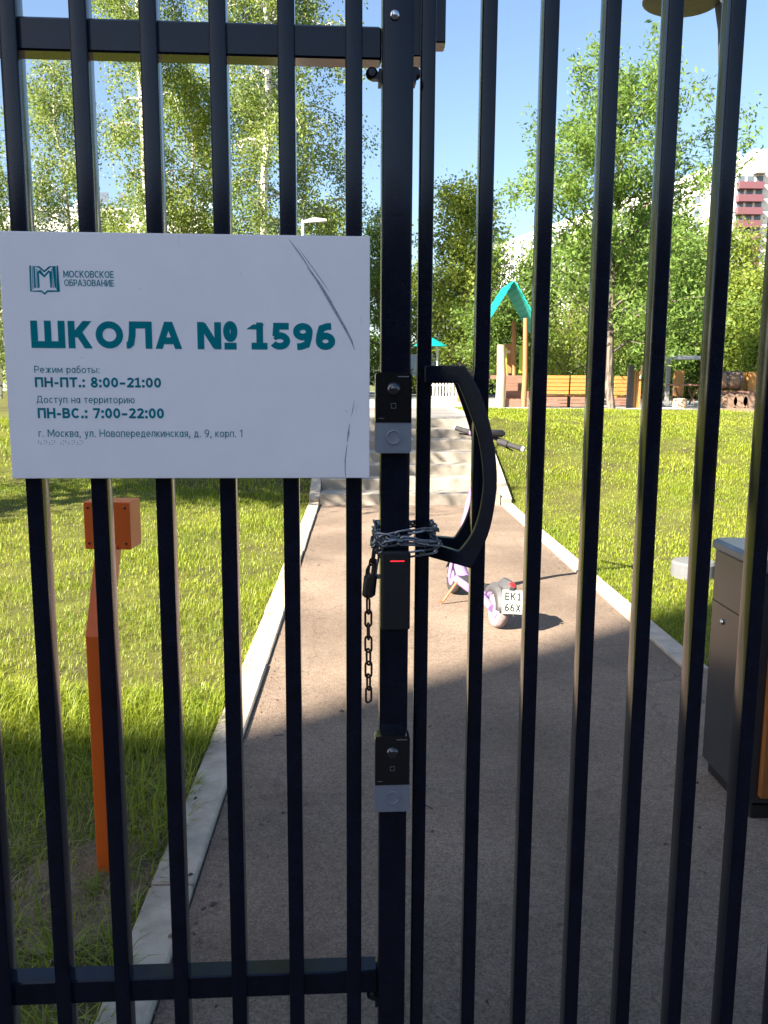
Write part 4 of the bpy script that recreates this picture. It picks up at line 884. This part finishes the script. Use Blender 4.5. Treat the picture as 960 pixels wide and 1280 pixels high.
for xx in (xa+.16, xb-.14):
    for s_ in (-1, 1): b = MB(); b.T = Matrix.Translation((xx+s_*.012, 19, (za+g0)/2-.01)) @ Matrix.Rotation(s_*R(48), 4, 'X'); b.cbox((0, 0, 0), (.022, .06, .50), .003); b.build('leg', M['wood_brown'], tb)
sp_ = thing('log_stool', (q(850, 500, 18.9)[0]-.03, 18.45, g0), 'pale log stool in front of the wooden table', 'stool')
b = MB(); b.lathe((q(850, 500, 18.45)[0], 18.45, g0-.01), [(.15, 0), (.155, .1), (.14, .2), (.10, .22)], 14); b.build('seat', M['log'], sp_)
pg = thing('pergola', (q(852, 470, 20.5)[0], 20.5, g0), 'pale pergola beam on a grey post above the table', 'pergola')
(xa, za), (xb, zb_) = q(832, 445, 20.5), q(890, 449, 20.5); b = MB(); b.cbox(((xa+xb)/2, 20.5, (za+zb_)/2), (xb-xa, .12, .09), .006); b.build('beam', M['lamp_pale'], pg)
for px in (836, 888):
    (xa, zz) = q(px, 449, 20.5); b = MB(); b.rbar((xa, 20.5), .09, .09, g0-.02, (za+zb_)/2-.046, .006); b.build('post', M['lamp_metal'], pg)
bo = thing('notice_board', (q(849, 480, 21.2)[0], 21.2, g0), 'upright orange wooden board behind the table', 'board')
(xa, za), (xb, zb_) = q(843, 463, 21.2), q(854.5, 481, 21.2)
b = MB(); b.cbox(((xa+xb)/2, 21.2, (za+g0)/2+.1), (xb-xa, .05, za-g0-.2), .005); b.build('panel', M['wood_orange'], bo)
for xx in (xa+.02, xb-.02): b = MB(); b.rbar((xx, 21.25), .05, .04, g0-.02, za-.05); b.build('leg', M['bench_frame'], bo)
tn = thing('log_train', (q(920, 500, 18.4)[0], 18.7, g0), 'play train built of brown barrels on log wheels', 'play train')
(xa, za), (xb, zb_) = q(903, 464, 18.4), q(932, 488, 18.4); cz = (za+zb_)/2; rr = (za-zb_)/2
b = MB(); b.tube([(xa-.25, 18.75, cz), (xb, 18.75, cz)], [rr, rr], 18); b.build('boiler', M['log_brown'], tn)
for k in range(3): b = MB(); xx = xa-.1+k*(xb-xa+.1)*.45; b.tube([(xx, 18.75, cz), (xx+.05, 18.75, cz)], [rr+.012, rr+.012], 18); b.build('hoop', M['bench_frame'], tn)
for px in (911, 924, 936):
    (xx, zz) = q(px, 496, 18.4); b = MB(); b.lathe((xx, 18.36, g0+.155), [(.10, -.05), (.155, -.05), (.16, 0), (.155, .08), (.1, .08)], 16, 'Y'); b.build('wheel', M['log_brown'], tn)
b = MB(); b.cbox(((xa+xb)/2, 18.72, zb_-.06), (xb-xa+.55, .5, .09), .01); b.build('chassis', M['wood_brown'], tn)
(xa, za), (xb, zb_) = q(931, 465, 18.9), q(941, 490, 18.9); b = MB(); b.cbox(((xa+xb)/2, 18.95, (za+zb_)/2), (xb-xa, .5, za-zb_), .01); b.build('cab', M['wood_orange'], tn)
b = MB(); b.cbox((q(933, 480, 18.4)[0], 18.68, (g0+zb_)/2+.1), (.07, .2, zb_-g0-.1), .006); b.build('cab_support', M['wood_brown'], tn)
# soil heap on the right lawn
c = PZ(925, 530, .62)
b = MB(); b.lathe((float(c[0]), float(c[1]), float(lawn_z(c[0], c[1]))-.02), [(.62, 0), (.45, .035), (.2, .06), (.02, .07)], 18); tag(b.build('bare_soil', M['soil']), kind='stuff'); bare_c = c
# gazebo roof, blue panels and pickets far behind
um = thing('teal_parasol', (q(540, 450, 26)[0], 26, g0), 'small teal parasol roof on a thin pole beyond the stairs', 'parasol')
(xa, za), (xb, zb_) = q(538, 423, 26), q(560, 433, 26); b = MB(); b.lathe((xa, 26, zb_), [(xb-xa, 0), ((xb-xa)*.96, .02), ((xb-xa)*.5, .15), (.04, za-zb_+.03)], 12); b.build('canopy', M['roof_teal'], um)
b = MB(); xx = q(555, 450, 26)[0]; b.tube([(xx-.2, 26, g0-.02), (xx-.2, 26, zb_+.05)], .03, 8); b.build('pole', M['lamp_pale'], um)
bf = thing('panel_fence', (q(555, 460, 31)[0], 31, g0), 'pale blue panel fence with dark posts at the far end', 'fence')
xs0 = q(480, 460, 31)[0]; wpn = .62; (_, zt_) = q(550, 443, 31); (_, zb_) = q(550, 470, 31)
for k in range(9):
    b = MB(); b.cbox((xs0+wpn*(k+.5), 31, (zt_+zb_)/2), (wpn-.09, .04, zt_-zb_), .004); b.build('panel', M['blue_panel'], bf)
for k in range(10):
    b = MB(); b.rbar((xs0+wpn*k, 31), .085, .07, g0-.02, zt_+.12); b.build('post', M['blue_post'], bf)
b = MB(); b.cbox((xs0+wpn*4.5, 31, zt_+.30), (wpn*9+.3, .12, .10), .006); b.build('top_beam', M['wood_brown'], bf)
for k in (0, 9): b = MB(); b.rbar((xs0+wpn*k-(.12 if k == 0 else -.12), 31), .06, .06, g0-.02, zt_+.25); b.build('beam_post', M['wood_brown'], bf)
pf = thing('picket_fence', (q(560, 495, 24)[0], 24, g0), 'low white picket fence seen through the handle', 'fence')
(xa, za), (xb, _) = q(538, 477, 24), q(574, 477, 24)
for k in range(10): b = MB(); b.cbox((xa+(xb-xa)*k/9, 24, (za+g0)/2), (.045, .02, za-g0+.02), .004); b.build('picket', M['white_wood'], pf)
for zz in (g0+.1, za-.1): b = MB(); b.cbox(((xa+xb)/2, 24.022, zz), (xb-xa+.04, .02, .04), .003); b.build('rail', M['white_wood'], pf)
cs = thing('wooden_crate', (q(580, 495, 23)[0], 23, g0), 'brown wooden crate box beside the picket fence', 'crate')
(xa, za), (xb, _) = q(572, 478, 23), q(588, 478, 23)
for k in range(4): b = MB(); b.cbox(((xa+xb)/2, 23, g0+(za-g0)*(k+.5)/4), (xb-xa, .30, (za-g0)/4*.9), .004); b.build('board', M['wood_panel'], cs)
ll = thing('street_lamp', (gx(378, 280, 22), 22, .9), 'small grey street lamp peeping over the top edge of the sign', 'street lamp')
(xa, za) = q(378.5, 276, 22); (xb, zb_) = q(406, 274, 22)
b = MB(); b.tube([(xa, 22, .85), (xa, 22, 3.5), (xa, 22, za+.02)], [.06, .05, .04], 10); b.build('pole', M['lamp_pale'], ll)
b = MB(); b.T = Matrix.Translation(((xa+xb)/2+.05, 22, za)) @ Matrix.Rotation(R(-4), 4, 'Y'); L_ = (xb-xa)
b.add([(-L_*.52, -.05, -.03), (L_*.5, -.12, -.03), (L_*.5, .12, -.03), (-L_*.52, .05, -.03), (-L_*.52, -.04, .03), (-.05, -.1, .075), (L_*.48, -.08, .02), (L_*.48, .08, .02), (-.05, .1, .075), (-L_*.52, .04, .03)],
      [(3, 2, 1, 0), (0, 1, 6, 5, 4), (3, 9, 8, 7, 2), (4, 5, 8, 9), (5, 6, 7, 8), (0, 4, 9, 3), (1, 2, 7, 6)]); b.build('head', M['lamp_pale'], ll, 0)

# ------------------------------------------------------------------ far buildings
wm = MB().box((0, 0, 0), (1.5, .12, 1.5)).mesh('window', M['glass'])
def wall_block(parent, name, x0, x1, y0, y1, z1, m): return MB().bb(x0, x1, y0, y1, -.2, z1).build(name, m, parent)
Y_ = 200.; tw_ = thing('balcony_tower', (gx(945, 300, Y_), Y_, 0), 'white apartment tower with dark red balcony bands at the right edge', 'building')
xa, zt_ = q(905, 196, Y_); xb, _ = q(1010, 196, Y_); wall_block(tw_, 'wall', xa, xb, Y_, Y_+16, zt_, M['wall_white'])
for k, (x0, x1, dz) in enumerate(((xa+1, xa+5, 1.8), (xa+8, xa+12, 2.5))): MB().bb(x0, x1, Y_+3, Y_+8, zt_-.02, zt_+dz).build('roof_house', M['wall_white'], tw_)
bx0, bx1 = q(920, 240, Y_)[0], q(951, 240, Y_)[0]
for k in range(14):
    zz = q(930, 233+16.0*k, Y_)[1]
    if zz < 1: break
    MB().bb(bx0 if k < 4 else bx0+2.2, bx1, Y_-1.7, Y_-.01, zz-.75, zz+.75).build('balcony', M['maroon'], tw_)
    for j in range(3): o = link('window', wm, None, tw_); o.location = Vector((bx0+1+2.1*j, Y_-.03, zz+1.5))-tw_.location
    for j in range(2): o = link('window', wm, None, tw_); o.location = Vector((bx1+5+4*j, Y_-.03, zz+1.2))-tw_.location
MB().bb(bx0+3.5, bx1+.3, Y_-1.9, Y_-.01, q(930, 217, Y_)[1]-.25, q(930, 217, Y_)[1]+.25).build('balcony_roof', M['roofing'], tw_)
# long slab receding to the left
pA = np.array([gx(888, 210, 205.), 205.]); pB = np.array([gx(612, 300, 330.), 330.]); hS = gz(885, 208, 205.)
dS = (pB-pA); Ls = np.linalg.norm(dS); dS /= Ls; nS = np.array([-abs(dS[1]), -abs(dS[0])]) if True else 0
sb_ = thing('apartment_slab', ((pA[0]+pB[0])/2, (pA[1]+pB[1])/2, 0), 'long white apartment slab showing through the young tree', 'building')
nS = np.array([dS[1], -dS[0]]); nS = nS if nS[0] < 0 else -nS
TS = frame((pA[0], pA[1], 0), (dS[0], dS[1], 0), (-nS[0], -nS[1], 0), (0, 0, 1))
b = MB(); b.T = TS; b.bb(0, Ls, 0, 14, -.2, hS); b.build('wall', M['wall_white'], sb_)
wmS = MB().box((0, 0, 0), (2.2, .2, 1.6)); wmS = wmS.mesh('window', M['glass']); lgS = MB().box((0, 0, 0), (3.2, 1.0, 1.2)).mesh('balcony', M['glass_pink'])
qs = TS.to_quaternion()
for fl in range(5, 17):
    for k in range(16):
        if fl*3+1.6 > hS-1: continue
        p_ = TS @ Vector((4+k*8., -.06, fl*3+1.5)); o = link('window', wmS, None, sb_); o.location = p_-sb_.location; o.rotation_mode = 'QUATERNION'; o.rotation_quaternion = qs
        if k % 4 == 2: p_ = TS @ Vector((8+k*8., -.55, fl*3+.8)); o = link('balcony', lgS, None, sb_); o.location = p_-sb_.location; o.rotation_mode = 'QUATERNION'; o.rotation_quaternion = qs
Y_ = 140.; lf = thing('panel_building', (gx(100, 300, Y_), Y_, 0), 'pale panel apartment building behind the birches at the left', 'building')
xa, zt_ = q(-90, 262, Y_); xb, _ = q(250, 266, Y_); wall_block(lf, 'wall', xa, xb, Y_, Y_+14, zt_, M['wall_white'])
MB().bb(xa-.3, xb+.3, Y_-.3, Y_+14.3, zt_, zt_+.5).build('parapet', M['wall_white'], lf)
for fl in range(10):
    for k in range(14):
        o = link('window', wm, None, lf); o.location = Vector((xa+1.8+3.15*k, Y_-.03, 2.0+3.0*fl))-lf.location
        if k % 3 == 1 and fl: o = MB().bb(xa+.6+3.15*k, xa+3.0+3.15*k, Y_-1.1, Y_-.01, .4+3*fl, 1.3+3*fl).build('balcony', M['blue_panel'] if k % 2 else M['wall_white'], lf)
# low kindergarten pavilion just seen at the far left beside the sign
Y_ = 44.; kv = thing('white_pavilion', (gx(-40, 440, Y_), Y_, .9), 'low white pavilion glimpsed left of the sign', 'building')
xa, zt_ = q(-160, 372, Y_); xb, _ = q(60, 372, Y_)
MB().bb(xa, xb, Y_, Y_+6, .7, zt_).build('wall', M['wall_white'], kv); MB().bb(xa-.3, xb+.3, Y_-.4, Y_+6.3, zt_, zt_+.25).build('roof', M['roofing'], kv)
for k in range(5): o = link('window', wm, None, kv); o.location = Vector((xa+1.2+1.75*k, Y_-.03, 2.6))-kv.location; o.scale = (.8, 1, .9)

# ------------------------------------------------------------------ grass and litter on the ground
def blades(name, n, xs, ys_, hgt, wid, m, seed, dens=None, bend=.5, zo=-.008):
    r_ = np.random.default_rng(seed); X = r_.uniform(xs[0], xs[1], n); Yy = ys_[0]+(ys_[1]-ys_[0])*r_.random(n)
    vis = np.abs((X-.0277*Yy)/np.maximum(Yy, .1)) < .56
    X, Yy = X[vis], Yy[vis]
    f_ = .5+.5*np.sin(X*2.3+1.3*np.sin(Yy*1.7))*np.sin(Yy*2.1+1.1*np.sin(X*1.3)); keep = r_.random(len(X)) < (.45+.55*f_)
    if dens is not None: keep &= r_.random(len(X)) < dens(X, Yy)
    X, Yy, f_ = X[keep], Yy[keep], f_[keep]; n = len(X); Z = lawn_z(X, Yy)+zo
    h = hgt*(.45+.85*r_.random(n))*(.7+.6*f_); a = r_.uniform(0, 2*np.pi, n); bd = bend*h*r_.uniform(.2, 1.3, n); w_ = wid*r_.uniform(.6, 1.3, n)
    d = np.stack([np.cos(a), np.sin(a), 0*a], 1); s_ = np.stack([-np.sin(a), np.cos(a), 0*a], 1); B0 = np.stack([X, Yy, Z], 1); up_ = np.array([0, 0, 1.])
    m1 = B0+up_*(h*.6)[:, None]+d*(bd*.3)[:, None]; tip = B0+up_*(h*(1-.25*np.minimum(1, bd/h)))[:, None]+d*bd[:, None]
    w2 = (w_/2)[:, None]
    V = np.stack([B0-s_*w2, B0+s_*w2, m1+s_*w2*.75, m1-s_*w2*.75, tip], 1).reshape(-1, 3); i0 = np.arange(n)*5
    T = np.concatenate([np.stack([i0, i0+1, i0+2], 1), np.stack([i0, i0+2, i0+3], 1), np.stack([i0+3, i0+2, i0+4], 1)])
    return V, T
def grass(name, parts, m, label):
    Vs, Ts, o_ = [], [], 0
    for V, T in parts: Vs.append(V); Ts.append(T+o_); o_ += len(V)
    o = link(name, npmesh(name, np.concatenate(Vs), np.concatenate(Ts), m)); tag(o, label, 'grass', kind='stuff'); return o
LX = KL-.14; RX = KR+.14
def near_d(X, Y): return (1-.93*np.exp(-(((X+.80)/.17)**4+((Y-2.38)/.22)**4)))*np.where(Y < 3.25, np.clip(.34-(X+.65)*.28, .1, .95)*np.where(Y < 2.75, .8, 1.), 1.)
def soil_d(X, Y): return 1-np.exp(-(((X-bare_c[0])/.55)**2+((Y-bare_c[1])/.55)**2))
grass('grass', [blades('a', 26000, (-2.6, LX), (1.65, 4.0), .105, .0042, None, 71, near_d, .9), blades('a2', 20000, (-2.4, LX), (2.2, 3.9), .13, .0042, None, 81, lambda X, Y: near_d(X, Y)*np.clip((Y-2.35+.25*np.sin(X*9)+.2*np.sin(X*23+Y*7))/.9, 0, 1), .8), blades('b', 40000, (-3.4, LX), (3.3, 6.2), .052, .0042, None, 72, None, .7),
                blades('c', 60000, (-5.5, LX), (6.0, 10.4), .045, .006, None, 73), blades('d', 36000, (-7, LX), (10, 15), .06, .010, None, 74)], M['grass'], 'bright green mown grass of the left lawn behind the orange post')
grass('grass', [blades('e', 46000, (RX, 3.6), (4.3, 7.0), .04, .0045, None, 75, None, .8), blades('f', 70000, (RX, 6.2), (6.8, 11.), .038, .007, None, 76), blades('g', 90000, (RX, 10), (10.8, 17.4), .04, .012, None, 77, soil_d)], M['grass'], 'sunlit yellow green grass of the right lawn before the playground')
grass('grass', [blades('h', 11000, (-2.2, LX), (1.65, 3.3), .03, .0032, None, 78, None, 2.6, .004), blades('i', 6000, (-2.5, LX), (3.2, 6), .03, .0030, None, 79, None, 2.4), blades('k', 14000, (RX, 6), (4.3, 13), .03, .0035, None, 80, None, 2.4)], M['straw'], 'dry straw lying on the lawn edge beside the kerb')
r_ = random.Random(5)                      # tall tufts near the kerb
b = MB(); rr_ = random.Random(3); vs = [(-.84, 2.33, float(lawn_z(-.84, 2.33))+.006)]
for k in range(40):
    a = 2*math.pi*k/40; q_ = rr_.uniform(.8, 1.15); x_ = min(-.82+.21*q_*math.cos(a), LX+.004); y_ = 2.37+.27*q_*math.sin(a); vs.append((x_, y_, float(lawn_z(x_, y_))+.0015))
b.add(vs, [(0, 1+k, 1+(k+1) % 40) for k in range(40)]); tag(b.build('bare_soil', M['soil']), 'bare brown soil round the foot of the orange lamp post', 'soil', kind='stuff')
V, T = [], []
tufts = [(-.625, 2.72, .15), (-.63, 2.95, .12), (-.625, 3.6, .09), (-.63, 4.2, .08), (-.625, 2.0, .12), (-1.2, 3.45, .17), (-.8, 2.95, .16), (-1.05, 1.9, .17), (-.70, 1.78, .17), (-.78, 2.05, .14), (-.68, 2.9, .16), (-1.0, 3.1, .15), (-1.25, 2.7, .2), (-1.5, 3.0, .2), (-.62, 1.55, .16), (-1.15, 2.2, .16), (-.66, 2.62, .10), (-.9, 3.35, .14), (-1.6, 2.4, .2), (-1.35, 3.3, .16)]
tufts += [(r_.uniform(-.645, -.615), 1.7+.17*k+r_.uniform(0, .1), r_.uniform(.035, .085)) for k in range(40)]+[(r_.uniform(1.815, 1.85), 4.4+.17*k+r_.uniform(0, .1), r_.uniform(.03, .06)) for k in range(30)]+[(r_.uniform(-1.7, -.7), r_.uniform(1.7, 2.5), r_.uniform(.07, .13)) for k in range(26)]
for (x_, y_, h_) in tufts:
    for k in range(24):
        a = r_.uniform(0, 6.283); rr = r_.uniform(0, .05); L_ = h_*r_.uniform(.5, 1.2); px, py = x_+rr*math.cos(a), y_+rr*math.sin(a); pz = float(lawn_z(px, py))-.01; wv = .003; ca, sa = math.cos(a), math.sin(a); i0 = len(V)
        for t_ in (0, .35, .7): zz = L_*(t_-.35*t_*t_); ou = L_*.75*t_*t_; V += [(px+ca*ou-sa*wv*(1-t_*.6), py+sa*ou+ca*wv*(1-t_*.6), pz+zz), (px+ca*ou+sa*wv*(1-t_*.6), py+sa*ou-ca*wv*(1-t_*.6), pz+zz)]
        V.append((px+ca*L_*.75, py+sa*L_*.75, pz+L_*.58))
        T += [(i0, i0+1, i0+3), (i0, i0+3, i0+2), (i0+2, i0+3, i0+5), (i0+2, i0+5, i0+4), (i0+4, i0+5, i0+6)]
o = link('grass_tuft', npmesh('grass_tuft', V, T, M['grass'])); tag(o, 'long grass tufts leaning over the left kerb in the shade', 'grass', kind='stuff')
V, T = [], []                                        # crumbs, twigs and leaf bits on the path
for k in range(760):
    x_ = r_.choice([KL+abs(r_.gauss(0, .07)), KR-abs(r_.gauss(0, .07))]) if k % 2 else r_.uniform(KL-.1, KR+.6 if k % 3 else 3.0); y_ = 1.65+(r_.random()**1.6)*7.5
    if x_ > KR and y_ > 4.2: continue
    s_ = r_.uniform(.0025, .008)*(1.6 if k % 17 == 0 else 1); el_ = r_.choice([1, 1, 1.4, 3.2]); a = r_.uniform(0, 6.28); ca, sa = math.cos(a), math.sin(a); i0 = len(V); zb = .001 if x_ > KL else .022
    for (dx, dy, dz) in ((-el_, -.6, 0), (el_, -.6, 0), (el_, .6, 0), (-el_, .6, 0), (0, 0, .9 if el_ < 2 else .35)): V.append((x_+s_*(dx*ca-dy*sa), y_+s_*(dx*sa+dy*ca), zb+s_*dz))
    T += [(i0, i0+1, i0+4), (i0+1, i0+2, i0+4), (i0+2, i0+3, i0+4), (i0+3, i0, i0+4)]
M['crumb'] = mat('crumbs', (.13, .10, .075), .9, isl=.75)
o = link('path_litter', npmesh('path_litter', V, T, M['crumb'])); tag(o, 'small stones, twigs and dry leaf bits scattered on the path', 'litter', kind='stuff')
